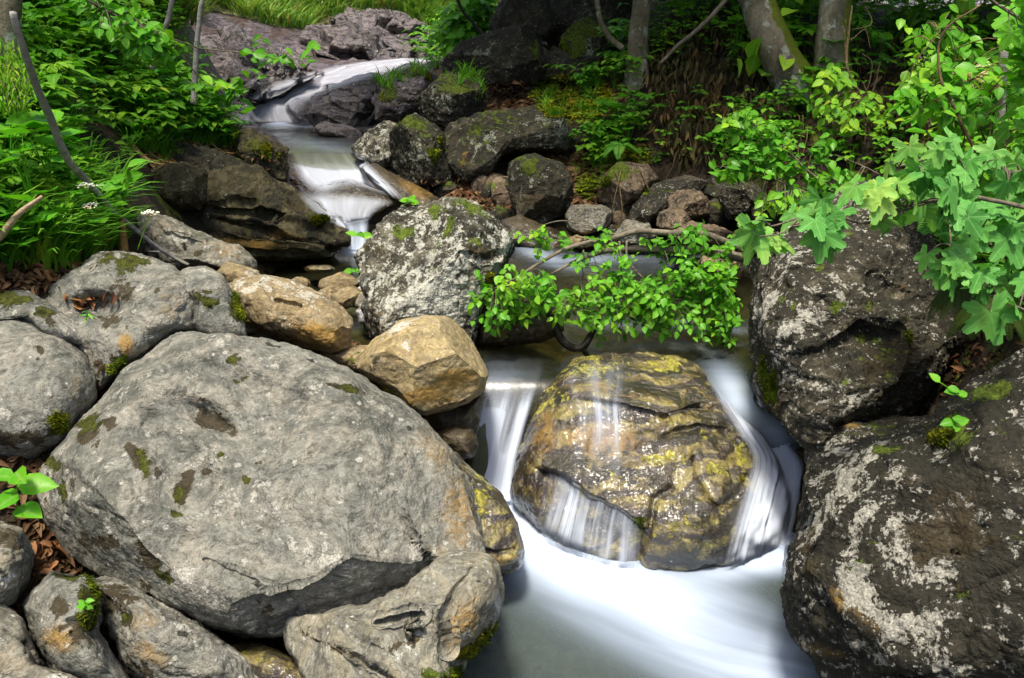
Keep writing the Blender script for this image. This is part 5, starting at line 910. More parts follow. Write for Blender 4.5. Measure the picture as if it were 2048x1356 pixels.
# --- herbs, each a plant of its own ---
def proto_herb(name, label, cat, n, h, tp, s, mat=LEAF, leaflets=3, group=None, lvb=.5, lean=.5, rise=0.7, stemr=.0025):
    t = thing(name, label, cat, (0, 0, -50), group); lf = MB(); st = MB()
    for i in range(n):
        a = rnd(0, 6.3); r = h*rnd(.3, 1)*lean; hh = h*rnd(.55, 1); e = np.array([cos(a)*r, sin(a)*r, hh]); mid = e*[.35, .35, rise]
        P = crv([(0, 0, -.03), mid, e], 6); st.tube(P, [stemr, stemr*.5], 4); d0 = unit(e-mid+[0, 0, -.2*h]); lvv = np.clip(lvb+rnd(-.25, .25), 0, 1)
        if leaflets == 1: lf.leaves(tp, e[None], d0, unit(np.array([0, 0, 1])+rnd(-.3, .3, 3)), s*rnd(.8, 1.2), lvv)
        elif leaflets < 6:
            k = leaflets; b = a+np.linspace(-1, 1, k)*(1.3 if k < 5 else 1.9); D = np.stack([np.cos(b), np.sin(b), rnd(-.45, .05, k)], -1)
            lf.leaves(tp, np.repeat(e[None], k, 0), D, unit(np.array([0, 0, 1])+rnd(-.25, .25, (k, 3))), s*(1-.25*np.abs(np.linspace(-1, 1, k)))*rnd(.85, 1.1, k), np.clip(lvv+rnd(-.1, .1, k), 0, 1))
        else:      # leaves all along the stem
            k = leaflets; q = np.linspace(.3, 1, k); C = crv(P, k*3)[(q*(3*k-1)).astype(int)]; b = a+pi/2+np.arange(k)*2.4; D = np.stack([np.cos(b), np.sin(b), rnd(-.1, .35, k)], -1)
            lf.leaves(tp, C, D, unit(np.array([0, 0, 1])+rnd(-.25, .25, (k, 3))), s*(1.1-.5*q)*rnd(.85, 1.1, k), np.clip(lvv+.25*q, 0, 1))
    lf.build('leaves', mat, t); st.build('stem', BROWNST if 0 else mat, t); return t
def pinnate(name, label, cat, n, h, tp, s, mat, group=None, lvb=.5, pairs=4):
    t = thing(name, label, cat, (0, 0, -50), group); lf = MB(); st = MB()
    for i in range(n):
        a = 2*pi*i/n+rnd(-.4, .4); L = h*rnd(.7, 1.1); e = np.array([cos(a)*L*.8, sin(a)*L*.8, L*rnd(.45, .8)]); mid = np.array([cos(a)*L*.3, sin(a)*L*.3, L*.55])
        P = crv([(0, 0, -.02), mid, e], 24); st.tube(P[::3], [.003, .001], 4); sd = np.array([-sin(a), cos(a), 0]); d = np.array([cos(a), sin(a), 0]); lvv = np.clip(lvb+rnd(-.25, .25), 0, 1)
        for k in range(pairs+1):
            q = P[int(10+13*k/pairs)]
            for sg in ((-1, 1) if k < pairs else (0,)):
                D = unit(sd*sg+d*(.5 if sg else 1)+[0, 0, rnd(-.3, 0)]); lf.leaves(tp, q[None], D, unit(np.array([0, -.1, 1])+rnd(-.2, .2, 3)), s*rnd(.85, 1.15)*(1 if k else .8), np.clip(lvv+rnd(-.1, .1), 0, 1))
    lf.build('leaves', mat, t); st.build('stem', mat, t); return t
def fern(name, label, fronds, L, mat=FERNM, group=None, lvb=.5, down=.0, arc=(0, 6.28)):
    t = thing(name, label, 'fern', (0, 0, -50), group)
    for i in range(fronds):
        lf = MB(); a = arc[0]+(arc[1]-arc[0])*(i+.5)/fronds+rnd(-.2, .2); l = L*rnd(.8, 1.1); d = np.array([cos(a), sin(a), 0])
        P = crv([(0, 0, 0), d*l*.35+[0, 0, l*(.45-down*.8)], d*l*.8+[0, 0, l*(.35-down*1.5)], d*l*1.05+[0, 0, l*(.1-down*1.9)]], 34); sd = np.cross(unit(P[-1]), [0, 0, 1.]); sd = unit(sd)
        lf.tube(P[::3], [.003, .0008], 4); T = unit(np.gradient(P, axis=0)); up = np.cross(sd, T)
        up = up*np.sign(up[:, 2:3]+1e-6)
        w = .30*l*np.sin(pi*np.linspace(.12, 1, 34)**.75)**.8+.004; lvv = np.clip(lvb+rnd(-.2, .2), 0, 1)
        for sg in (-1, 1):
            D = unit(sd*sg+T*.35+[0, 0, -.12]); lf.leaves(t_ovate(.26, 4, .05, .12), P[3:], D[3:] if D.ndim > 1 else D, up[3:], w[3:]*rnd(.9, 1.05, 31), lvv)
        lf.build('frond', mat, t)
    return t
HP = [
 (proto_herb('broadleaf_herb', 'herb with three part leaves', 'plant', 9, .30, OVW, .085, LEAF, 3, 'herbs with three part leaves'), 1),
 (proto_herb('whorled_herb', 'herb with whorls of oval leaves', 'plant', 8, .26, OV, .08, LEAFB, 5, 'herbs with whorled leaves', .45), 1),
 (pinnate('elder_like_plant', 'arching plant with paired leaflets', 'plant', 7, .34, OV, .085, LEAF, 'plants with paired leaflets', .6, 3), 1),
 (proto_herb('maple_seedling', 'young maple with lobed leaves', 'seedling', 8, .32, PALM, .075, LEAFB, 1, 'maple seedlings', .5), 1),
 (proto_herb('round_leaf_plant', 'broad round leaved plant', 'plant', 7, .24, ROUND, .12, LEAFB, 1, 'round leaved plants', .5, .6), 1),
 (proto_herb('upright_herb', 'upright narrow leaved herb', 'plant', 4, .36, LANCE, .11, LEAFB, 12, 'narrow leaved upright herbs', .5, .3), 1)]
WHERE = ['on the leafy left bank', 'on the slope above the left ledge', 'at the left edge near the tall grass', 'on the shaded right bank', 'beside the root wall on the right bank', 'among the maple leaves at the right edge', 'around the rock pile']
first = set()
def plant(pi_, loc, sc, where, lvl=None, tilt=0.):
    p = HP[pi_][0]; base = p.get('base') or p['label']; p['base'] = base; lab = (base+' '+where)
    a = rnd(0, 6.3)
    if pi_ not in first:
        first.add(pi_); p.location = loc; p.rotation_euler = (0, 0, a); p.scale = (sc,)*3; p['label'] = lab; return p
    return copy_thing(p, loc, a, sc, lab)
for (poly, n, where, kinds, sc, ok, sd) in [
 ([(-100, -80), (345, -80), (365, 130), (420, 190), (380, 260), (250, 250), (100, 300), (-100, 330)], 130, 'on the leafy left bank', [0, 0, 1, 2, 2, 3, 3], (.65, 1.25), isg, 31),
 ([(250, 150), (400, 200), (440, 250), (490, 300), (460, 320), (300, 320), (240, 260)], 55, 'on the slope above the left ledge', [0, 0, 1, 2, 3, 4], (.6, 1.1), isg, 32),
 ([(-100, 300), (170, 300), (215, 400), (170, 520), (-100, 540)], 34, 'at the left edge near the tall grass', [4, 4, 1, 5, 5, 0, 3], (.6, 1.05), isg, 33),
 ([(1290, -40), (2100, -40), (2100, 130), (1900, 260), (1700, 200), (1400, 180), (1300, 150)], 80, 'on the shaded right bank', [0, 1, 3, 4, 5], (.9, 1.6), isgw, 34),
 ([(1800, 60), (2150, 40), (2150, 420), (1880, 400), (1800, 250)], 40, 'among the maple leaves at the right edge', [0, 2, 2, 3, 4, 1], (.9, 1.5), isg, 35),
 ([(1330, 200), (1700, 180), (1850, 330), (1700, 380), (1400, 360)], 22, 'beside the root wall on the right bank', [0, 4, 3, 1], (.5, .9), isgw, 36),
 ([(1080, 290), (1290, 230), (1290, 350), (1180, 370), (1100, 340)], 16, 'on the earth right of the rock pile', [0, 4, 3, 1], (.7, 1.1), isg, 37),
 ([(820, 60), (985, 60), (940, 130), (800, 150)], 12, 'on the crest above the rock pile', [0, 3, 2], (1., 1.6), isg, 38),
 ([(1100, 130), (1270, 120), (1250, 190), (1120, 190)], 7, 'on the leaf covered path behind the rock pile', [1, 2], (.9, 1.3), isg, 39)]:
    for (p, nr, u, v) in pick(poly, n, ok=ok, seed=sd): plant(kinds[R_.integers(len(kinds))], p, rnd(*sc), where)
# ---------------------------------------------------------------- branches and shrubs
def leafy(name, label, cat, wood, regions, tp, mat, size, woodmat=TWIG, r0=.012, lvb=.55, sprig=(3, 5), twigr=.0018, up=(0, -.5, 1), hang=.1, jit=.3, dens_twig=1, seed=0, group=None, elev=0., near=False, spr=1.0):
    """wood: list of (points (u, v, Y), radii); regions: (polygon, n sprigs, Y low, Y high)"""
    Pw = [(P3(*np.array(w, float).T), r) for w, r in wood]; rg = np.random.default_rng(seed+7)
    loc = Pw[0][0][0]; t = thing(name, label, cat, loc, group); st = MB(); lf = MB()
    for P, r in Pw: st.tube(P-loc, r, 7, n=max(8, len(P)*5), wob=.012)
    C = np.concatenate([crv(P, 60) for P, r in Pw])
    for (pl, n, y0, y1) in regions:
        a = np.array(pl, float); lo = a.min(0); hi = a.max(0); k = 0
        while k < n:
            u, v = rg.uniform(lo[0], hi[0]), rg.uniform(lo[1], hi[1])
            if not inpoly(u, v, pl): continue
            k += 1; p = P3(u, v, rg.uniform(y0, y1)); j = np.argmin(((C-p)**2).sum(1)); q = C[j]
            md = (p+q)/2+[0, 0, .12*np.linalg.norm(p-q)]; Tp = crv([q, md, p], 7)-loc
            if rg.random() < dens_twig: st.tube(Tp, [twigr*1.6, twigr*.7], 4)
            d = unit(p-q+[0, 0, -hang]+rg.normal(size=3)*.15); m = rg.integers(sprig[0], sprig[1]+1); s = rg.uniform(*size)
            sd = unit(np.cross(d, [0, 0, 1])+1e-4); sg = np.array([(-1)**i for i in range(m)])*np.where(np.arange(m) == m-1, .1, 1)
            D = unit(d*.7+sd*sg[:, None]*spr+rg.normal(size=(m, 3))*.25+[0, 0, -hang]); off = -d*s*.45*np.arange(m)[::-1][:, None]
            NN = unit(np.array(up)+rg.normal(size=(m, 3))*jit); lf.leaves(tp, p-loc+off, D, NN, s*rg.uniform(.75, 1.15, m), np.clip(lvb+rg.uniform(-.3, .3)+rg.uniform(-.15, .15, m), 0, 1))
    st.build('branch', woodmat, t); lf.build('leaves', mat, t); return t
leafy('beech_branch', 'leafy beech branch hanging low over the middle pool, with lichened grey wood', 'branch',
 [([(1500, 500, 4.2), (1440, 478, 4.2), (1400, 469, 4.18), (1330, 465, 4.15), (1270, 462, 4.12), (1215, 476, 4.1), (1150, 492, 4.05), (1090, 520, 4.), (1040, 552, 3.95), (990, 580, 3.9)], [.018, .014, .004]),
  ([(1500, 515, 4.25), (1430, 505, 4.25), (1370, 500, 4.2), (1290, 495, 4.15), (1220, 500, 4.1), (1150, 525, 4.05), (1100, 550, 4.)], [.026, .022, .016, .005]),
  ([(1240, 468, 4.12), (1180, 452, 4.1), (1130, 443, 4.1), (1090, 450, 4.1), (1060, 462, 4.1)], [.004, .002]),
  ([(1240, 480, 4.1), (1246, 520, 4.08), (1240, 560, 4.06), (1230, 600, 4.)], [.006, .003]), ([(1255, 480, 4.1), (1262, 520, 4.05), (1300, 570, 4.), (1330, 600, 4.)], [.006, .003]),
  ([(1400, 500, 4.2), (1390, 550, 4.15), (1360, 590, 4.1), (1330, 620, 4.1)], [.006, .003]), ([(1170, 500, 4.05), (1165, 550, 4.), (1150, 600, 4.)], [.004, .002]), ([(1440, 505, 4.2), (1440, 570, 4.1), (1450, 630, 4.1)], [.006, .003])],
 [([(930, 600), (960, 572), (1040, 550), (1120, 560), (1160, 600), (1150, 650), (1080, 630), (1040, 650), (1000, 668), (960, 650)], 110, 3.75, 4.05), ([(1130, 560), (1190, 570), (1200, 640), (1190, 680), (1170, 670), (1150, 600)], 20, 3.8, 4.0),
  ([(1040, 470), (1110, 452), (1150, 475), (1150, 515), (1060, 510)], 14, 3.95, 4.15), ([(1150, 520), (1240, 500), (1260, 560), (1180, 580)], 20, 3.9, 4.1), ([(1200, 580), (1300, 560), (1350, 600), (1330, 670), (1260, 650), (1210, 640)], 100, 3.85, 4.1),
  ([(1270, 480), (1400, 470), (1400, 530), (1330, 540), (1290, 510)], 22, 4., 4.25), ([(1340, 530), (1470, 530), (1472, 650), (1440, 690), (1400, 650), (1340, 610)], 125, 3.9, 4.2), ([(1200, 468), (1230, 460), (1230, 500), (1190, 500)], 5, 4, 4.1), ([(1190, 600), (1470, 620), (1460, 690), (1300, 660), (1200, 690)], 60, 3.8, 4.1), ([(1400, 480), (1460, 490), (1460, 540), (1400, 530)], 12, 4.0, 4.2)],
 OVW, LEAFB, (.036, .053), seed=1, lvb=.55, jit=.5, sprig=(3, 6), twigr=.0013)
t = thing('sunken_branch', 'black wet bent branch standing in the water under the beech leaves', 'branch', P3(1130, 690, 4.0)); m = MB()
m.tube(P3(*np.array([(1072, 596, 4.0), (1100, 632, 4.), (1120, 672, 3.98), (1140, 690, 3.97), (1163, 692, 3.97), (1185, 664, 4.), (1200, 640, 4.05)]).T)-P3(1130, 690, 4.), [.012, .02, .022, .02, .018, .01], 8, 30, .01)
m.tube(P3(*np.array([(1163, 692, 3.97), (1180, 720, 3.95)]).T)-P3(1130, 690, 4.), [.016, .012], 7, 6)
o = m.build('branch', TWIGD, t)
leafy('beech_shrub', 'bright leaved beech shrub reaching out over the far shore, above the large dark boulder', 'shrub',
 [([(1760, 470, 4.9), (1700, 420, 5.), (1650, 370, 5.), (1600, 330, 5.05), (1550, 280, 5.1), (1500, 245, 5.1), (1450, 240, 5.1)], [.01, .003]), ([(1700, 420, 5.), (1640, 400, 5.), (1580, 370, 5.), (1500, 340, 5.), (1440, 335, 5.)], [.006, .002]), ([(1760, 350, 5.1), (1700, 320, 5.1), (1660, 310, 5.1)], [.004, .002])],
 [([(1440, 235), (1500, 222), (1555, 245), (1560, 290), (1500, 300), (1450, 270)], 26, 4.95, 5.2), ([(1500, 250), (1590, 270), (1600, 330), (1540, 340), (1480, 310)], 30, 4.95, 5.15), ([(1415, 335), (1480, 310), (1500, 345), (1470, 365), (1425, 345)], 14, 4.95, 5.1),
  ([(1460, 320), (1600, 330), (1730, 350), (1720, 390), (1640, 420), (1580, 400), (1540, 360), (1480, 355)], 66, 4.9, 5.15), ([(1620, 285), (1660, 285), (1665, 320), (1625, 325)], 9, 5., 5.1), ([(1520, 400), (1620, 400), (1640, 430), (1560, 450), (1510, 430)], 22, 4.8, 5.)],
 OVW, LEAFB, (.05, .075), seed=2, lvb=.5, jit=.45, twigr=.0018)
leafy('hazel_stems', 'clump of thin brown stems with small bright leaves leaning against the root wall', 'shrub',
 [([(1790, 330, 5.8), (1760, 270, 5.9), (1720, 190, 6.), (1695, 130, 6.), (1700, 60, 6.1), (1705, 10, 6.2)], [.014, .01, .006]), ([(1770, 300, 5.8), (1745, 220, 5.9), (1700, 150, 6.), (1688, 60, 6.)], [.01, .004]), ([(1745, 195, 5.9), (1755, 160, 5.9), (1760, 125, 5.9)], [.008, .006]),
  ([(1700, 150, 6.), (1730, 190, 5.9), (1745, 130, 5.9), (1725, 110, 5.9)], [.005, .003]), ([(1705, 60, 6.1), (1740, 50, 6.1), (1735, 10, 6.2)], [.004, .003]), ([(1690, 40, 6.), (1700, 80, 6), (1730, 60, 6), (1740, 100, 6)], [.004, .002])],
 [([(1630, 150), (1700, 150), (1720, 185), (1650, 185)], 10, 5.7, 6.), ([(1690, 200), (1770, 190), (1790, 260), (1720, 270), (1680, 240)], 16, 5.6, 5.9), ([(1600, 200), (1670, 210), (1720, 280), (1650, 270)], 14, 5.6, 5.9)], OVW, LEAF, (.06, .085), BROWNST, seed=3, lvb=.7)
leafy('leaf_spray', 'spray of pale green leaves hanging over the violet rock bank at the upper left', 'branch',
 [([(150, -20, 4.5), (230, 30, 4.6), (330, 70, 4.8), (420, 100, 5.), (520, 105, 5.1), (600, 110, 5.2), (640, 118, 5.2)], [.006, .002]), ([(330, 70, 4.8), (400, 150, 4.9), (460, 190, 5.), (510, 205, 5.)], [.004, .0015])],
 [([(130, 0), (240, 0), (330, 60), (330, 100), (200, 60)], 40, 4.4, 4.9), ([(200, 40), (340, 100), (370, 130), (250, 120)], 30, 4.4, 5.), ([(440, 100), (630, 100), (640, 125), (480, 120)], 9, 5., 5.2), ([(380, 150), (520, 180), (520, 215), (400, 190)], 12, 4.9, 5.1)], OVW, LEAFB, (.06, .09), seed=4, lvb=.45)
leafy('back_shrub', 'fresh green shrub between the stream head and the tall dark boulder', 'shrub',
 [([(960, 75, 10.2), (940, 50, 10.3), (925, 20, 10.4), (905, -20, 10.5)], [.02, .01]), ([(960, 75, 10.2), (985, 40, 10.3), (1000, 10, 10.4)], [.012, .006])],
 [([(880, 20), (985, 0), (985, 90), (900, 110), (860, 80)], 90, 10, 10.8), ([(940, -20), (985, -30), (985, 40), (930, 30)], 30, 10, 10.5)], OVW, LEAFB, (.1, .16), seed=5, lvb=.5, r0=.02)
leafy('spruce_twig', 'yellow green spruce twigs with soft new tips at the left edge', 'branch',
 [([(-60, 150, 3.3), (0, 165, 3.3), (40, 180, 3.3), (70, 200, 3.3)], [.004, .002]), ([(-60, 120, 3.4), (10, 130, 3.4), (50, 150, 3.4)], [.004, .002])],
 [([(-20, 155), (50, 160), (72, 190), (60, 220), (20, 235), (-20, 200)], 60, 3.2, 3.4), ([(-20, 110), (50, 130), (70, 150), (20, 160)], 26, 3.3, 3.5)], LANCE, LEAFY_, (.022, .035), seed=14, lvb=.5, sprig=(6, 9), up=(0, -.5, 1), hang=.5)
# maple branches, foreground right
leafy('maple_branch', 'big lobed maple leaves on a pale twig over the large dark boulder, nearest the camera', 'branch',
 [([(2100, 420, 2.3), (1960, 395, 2.3), (1870, 400, 2.25), (1800, 420, 2.2), (1740, 440, 2.15), (1680, 430, 2.1), (1600, 440, 2.05), (1540, 450, 2.)], [.007, .002]), ([(1600, 440, 2.05), (1560, 465, 2.), (1510, 470, 2.)], [.003, .0015])],
 [([(1490, 430), (1545, 425), (1550, 475), (1500, 480)], 4, 1.95, 2.05), ([(1560, 410), (1690, 420), (1680, 440), (1570, 430)], 5, 2., 2.1), ([(1600, 455), (1680, 460), (1690, 480), (1610, 478)], 4, 1.95, 2.05), ([(1700, 370), (1860, 350), (1950, 380), (1960, 440), (1860, 450), (1740, 440), (1690, 400)], 23, 2.1, 2.35)],
 PALM, MAPLE, (.055, .085), seed=6, lvb=.55, up=(0, -.3, 1), jit=.25, sprig=(1, 2), hang=.25, spr=.6)
leafy('maple_branch', 'tier of lobed maple leaves at the right edge above the fern', 'branch',
 [([(2140, 330, 2.6), (2040, 345, 2.6), (1960, 330, 2.6), (1880, 310, 2.6), (1800, 330, 2.6)], [.012, .003]), ([(2120, 540, 2.4), (2030, 520, 2.4), (1960, 500, 2.4), (1900, 490, 2.4)], [.005, .002]), ([(2120, 640, 2.2), (2050, 620, 2.2), (1990, 590, 2.2)], [.004, .002])],
 [([(1750, 315), (1900, 290), (2080, 330), (2080, 400), (1900, 370), (1800, 360)], 27, 2.45, 2.75), ([(1860, 400), (2080, 400), (2080, 500), (1900, 480)], 20, 2.3, 2.6), ([(1840, 500), (1920, 500), (2000, 560), (2080, 560), (2080, 660), (1990, 640), (1930, 570), (1850, 540)], 15, 2.1, 2.4)],
 PALM, MAPLE, (.055, .09), seed=7, lvb=.5, up=(0, -.3, 1), jit=.3, sprig=(1, 2), hang=.25, spr=.6)
leafy('raspberry_canes', 'arching canes with tiers of pale toothed leaflets behind the maple leaves', 'shrub',
 [([(1890, 330, 3.4), (1850, 250, 3.5), (1820, 180, 3.6), (1835, 120, 3.6), (1880, 60, 3.6)], [.004, .002]), ([(1990, 320, 3.4), (1960, 250, 3.4), (1920, 180, 3.5), (1900, 90, 3.5)], [.004, .002]), ([(1890, 330, 3.4), (1930, 270, 3.4), (1850, 200, 3.4), (1800, 185, 3.4)], [.003, .001])],
 [([(1800, 180), (1900, 175), (1990, 200), (2000, 260), (1900, 260), (1830, 220)], 44, 3.2, 3.6), ([(1860, 130), (2080, 80), (2080, 300), (1980, 290), (1960, 200)], 50, 3.2, 3.8), ([(1810, 60), (1960, 40), (1960, 110), (1830, 100)], 14, 3.6, 4.)],
 OVW, LEAFB, (.05, .075), BROWNST, seed=8, lvb=.5, sprig=(3, 5), up=(0, -.5, 1), hang=.2)
leafy('maple_canopy', 'green foliage filling the upper right corner', 'branch',
 [([(2150, 100, 3.), (2080, 60, 3.), (2000, 10, 3.), (1950, -40, 3.)], [.008, .003])],
 [([(1990, -30), (2090, -30), (2090, 180), (2010, 150), (1970, 60)], 26, 2.8, 3.3)], PALM, LEAFB, (.06, .1), seed=9, lvb=.5, sprig=(1, 3), up=(0, -.7, 1))
leafy('elm_saplings', 'sapling of small bright leaves before the root wall, left of the raspberry canes', 'sapling',
 [([(1860, 250, 4.4), (1850, 180, 4.4), (1845, 110, 4.4)], [.004, .002])], [([(1810, 110), (1880, 110), (1880, 175), (1810, 170)], 26, 4.3, 4.6)], OVW, LEAF, (.04, .06), seed=10, lvb=.75)
for (lab, pts, n, s, mt, Yv, sd) in [
 ('small seedling with paired bright leaves on the upper edge of the massive right boulder', [(1930, 800), (1895, 775), (1880, 765)], 4, .04, LEAFB, 2.1, 1),
 ('tiny maple seedling growing from the moss on the massive right boulder', [(1915, 860), (1905, 835)], 5, .035, LEAFB, 2.05, 2),
 ('little herb rooted on top of the tall lichened boulder', [(828, 408), (815, 398)], 8, .045, LEAFB, 3.85, 3),
 ('small green sprig on the left side of the lichened boulder above the spout', [(735, 470), (715, 472)], 3, .05, LEAFB, 3.9, 4),
 ('small green sprig low beside the pebble heap', [(720, 545), (700, 540)], 4, .045, LEAFB, 4.1, 5),
 ('bright seedling at the left edge beside the dead leaves of the huge boulder', [(30, 1040), (35, 985), (30, 945)], 6, .085, LEAFB, 1.9, 6),
 ('leafy stem leaning out over the grey green block of the left ledge', [(215, 400), (245, 370), (255, 335)], 9, .085, LEAFB, 3.8, 7),
 ('narrow leaved stem crossing the fallen branch at the left', [(130, 330), (128, 295), (125, 265)], 12, .075, LEAFB, 3.6, 8),
 ('small seedling in the crack of the large dark boulder', [(1655, 745), (1650, 735)], 4, .03, LEAFB, 2.9, 9),
 ('tiny clover like sprig in the moss between the lower left slabs', [(168, 1215), (170, 1203)], 5, .022, LEAFB, 1.72, 10),
 ('lance leaved sprig in the seam of the leaf filled saddle', [(172, 640), (176, 622)], 6, .03, LEAFB, 2.75, 11)]:
    P = P3(*np.array([(a, b, Yv) for a, b in pts]).T); t = thing('seedling', lab, 'seedling', P[0]); st = MB(); lf = MB(); rg = np.random.default_rng(sd)
    C = crv(P, 8)-P[0]; st.tube(C, [.0025, .0015], 4); k = n; q = C[np.clip((np.linspace(.35, 1, k)*7).astype(int), 0, 7)]; b = np.arange(k)*2.4+sd
    D = np.stack([np.cos(b), np.sin(b)*.6-.3, rg.uniform(-.2, .35, k)], -1)
    lf.leaves(OVW if sd not in (8, 11) else LANCE, q, D, unit(np.array([0, -.8, 1])+rg.normal(size=(k, 3))*.3), s*rg.uniform(.8, 1.2, k), rg.uniform(.3, .8, k)); st.build('stem', LEAFB, t); lf.build('leaves', mt, t)
# round leaves at the left edge, large
for i, (u, v, Yv, sc) in enumerate([(60, 350, 3.2, 1.0), (20, 300, 3.3, 1.), (100, 320, 3.4, .9)]):
    plant(4, P3(u, v+40, Yv), sc, 'in the cluster of large round leaves at the left edge')
FERND = leaf_mat('dark_fern', (.01, .03, .006), (.035, .08, .012), (.1, .12, .03), vs=.1)
# ferns
f1 = fern('fern', 'dark fern with hanging fronds under the maple leaves at the right edge', 8, .11, FERND, group=None, down=.75, lvb=.2, arc=(2.6, 5.6)); f1.location = P3(1925, 560, 2.75)
f2 = fern('fern', 'pale fern among the maple leaves, upper fronds arching left', 7, .22, down=.15, lvb=.8, arc=(2.4, 6.)); f2.location = P3(1930, 430, 2.75)
f3 = fern('fern', 'small fern on the earth right of the rock pile', 6, .2, lvb=.7, down=.2); f3.location = P3(1240, 300, 7.15)
f4 = fern('fern', 'little fern drooping beside the long brown hanging frond', 5, .13, FERND, down=.6, lvb=.4, arc=(3, 5.5)); f4.location = P3(1995, 590, 2.6)
# goatsbeard plume
t = thing('plume_flower', 'creamy feathery flower plume before the pale cut stem', 'flower', P3(1930, 150, 3.6)); m = MB(); k = 70
a = rnd(0, 6.3, k); D = np.stack([np.cos(a), np.sin(a), rnd(-.2, 1., k)], -1); m.leaves(t_ovate(.1, 3, .05, .4), np.zeros((k, 3))+[0, 0, .0], D, ndir(k, .3, 1), rnd(.06, .11, k), rnd(.4, 1, k)); m.build('plume', leaf_mat('cream_flower', (.4, .42, .2), (.6, .62, .36), (.75, .75, .5), vs=0), t)
m = MB(); m.tube(np.array([(0, 0, 0), (.01, .02, -.15), (.02, .03, -.4)]), [.003, .004], 5, 8); m.build('stem', LEAF, t)
# white umbels
UMB = leaf_mat('white_flower', (.6, .62, .6), (.75, .76, .75), (.85, .85, .85), vs=0)
for i, (u, v, lab) in enumerate([(182, 412, 'largest white flower umbel in the tall grass at the left'), (92, 430, 'white flower umbel lowest in the tall grass at the left edge'), (300, 427, 'white flower umbel leaning right over the sloping slab'), (172, 372, 'white flower umbel highest in the grass, against the dark bank')]):
    P = P3(u, v, 3.3); t = thing('umbel_flower', lab, 'flower', P, 'white umbels'); m = MB(); k = 46; a = rnd(0, 6.3, k); r = .034*np.sqrt(rnd(0, 1, k)); Q = np.stack([r*np.cos(a), r*np.sin(a), .012-r*.4+rnd(-.003, .003, k)], -1)
    m.leaves(ROUND, Q, ndir(k), np.array([0, -.5, 1]), .008, rnd(0, 1, k)); m.build('umbel', UMB, t); m = MB()
    ft = P3(u-25, 500, 3.3)-P; m.tube(np.array([(0, 0, -.01), ft*.5+[.01, 0, .02], ft]), [.0015, .002], 4, 8); m.build('stem', LEAFB, t)
# ---------------------------------------------------------------- trees
def tree(label, pts, rad, mat, crown, cr=2.3, nl=7000, moss=0, name='tree', tone=LEAF, limbs=5, seed=0, flare=1.5):
    P = P3(*np.array(pts, float).T) if len(pts[0]) == 3 else None
    base = P[0]; t = thing(name, label, 'tree', base); rg = np.random.default_rng(seed); m = MB()
    top = P[-1]; d = unit(P[-1]-P[-2]); d = unit(d*[.5, .5, 1]+[0, 0, .4]); ext = [top+d*k for k in (1., 2.2, 3.6)]; Q = crv(np.concatenate([P, ext]), 60)-base
    r = np.interp(np.linspace(0, 1, 60), np.linspace(0, 1, len(rad)), rad); r[:6] *= np.linspace(flare, 1, 6)
    m.tube(Q, r, 20, None); V = m.V[0]; ctr = np.repeat(Q, 20, 0); nn = unit(V-ctr); m.mo = nn[:, 0]*.8*moss; m.V[0] = V+nn*(fbm(V*[6, 6, 2.5]+seed, 4, seed)*.16*np.repeat(r, 20))[:, None]
    tr = m.build('trunk', mat, t); at = tr.data.attributes.new('moss', 'FLOAT', 'POINT'); at.data.foreach_set('value', m.mo.astype(np.float32)); top = Q[-1]
    for i in range(limbs):
        q = Q[int(30+i*29/limbs)]; a = rg.uniform(0, 6.3); e = q+np.array([cos(a), sin(a), .7])*cr*rg.uniform(.6, 1); lm = MB(); lm.tube(np.array([q, (q+e)/2+[0, 0, .15], e]), [r[-1]*.8+.01, .008], 6, 10); lm.build('limb', mat, t)
    lf = MB(); K = nl//5; cc = np.array(crown)-base+rg.normal(size=(max(6, limbs*3), 3))*cr*.5; c = cc[rg.integers(len(cc), size=K)]+rg.normal(size=(K, 3))*cr*.27
    for k in range(5):
        D = rg.normal(size=(K, 3)); lf.leaves(OVW, c+rg.normal(size=(K, 3))*.08, D, np.array([0, 0, 1])+rg.normal(size=(K, 3))*.4, rg.uniform(.14, .22, K), rg.uniform(0, 1, K))
    lf.build('crown', tone, t); return t  # crown above the view, enlarged and thickened to shade the banks
def gz(u, v, Yv): return P3(u, v, Yv)
tree('straight grey trunk with lichen at the left of the wooded right bank', [(1272, 195, 8.3), (1274, 130, 8.3), (1277, 60, 8.3), (1285, 0, 8.35), (1290, -60, 8.4)], [.10, .085, .08, .07, .03], BARK, (.6, 8.6, 5.6), seed=1)
tree('leaning trunk, pale on its left side and thick with green moss on its right', [(1625, 220, 7.), (1600, 185, 7.), (1570, 130, 7.), (1535, 60, 7.05), (1515, 0, 7.1), (1500, -60, 7.1)], [.16, .13, .115, .11, .1, .03], BARKM, (2.4, 7.4, 5.4), seed=2, flare=1.25, moss=1)
tree('thick straight beech trunk with pale patches, right of the mossy leaning trunk', [(1664, 215, 7.), (1664, 150, 7.), (1665, 80, 7.), (1670, 0, 7.05), (1672, -60, 7.1)], [.125, .118, .115, .11, .04], BARK, (3.4, 7, 5.5), seed=3, moss=.5)
tree('lichened old trunk cut by the left edge of the picture', [(10, 130, 4.4), (8, 60, 4.4), (15, 0, 4.4), (20, -60, 4.45)], [.06, .055, .05, .03], BARKM, (-4., 6., 6.2), seed=4, nl=2500)
tree('pale cut young stem standing upright at the right edge', [(2000, 330, 3.6), (2003, 250, 3.6), (2006, 150, 3.6), (2009, 92, 3.6)], [.018, .017, .016], BIRCH, (4.5, 6, 5), limbs=0, nl=0, name='cut_stem') if 0 else None
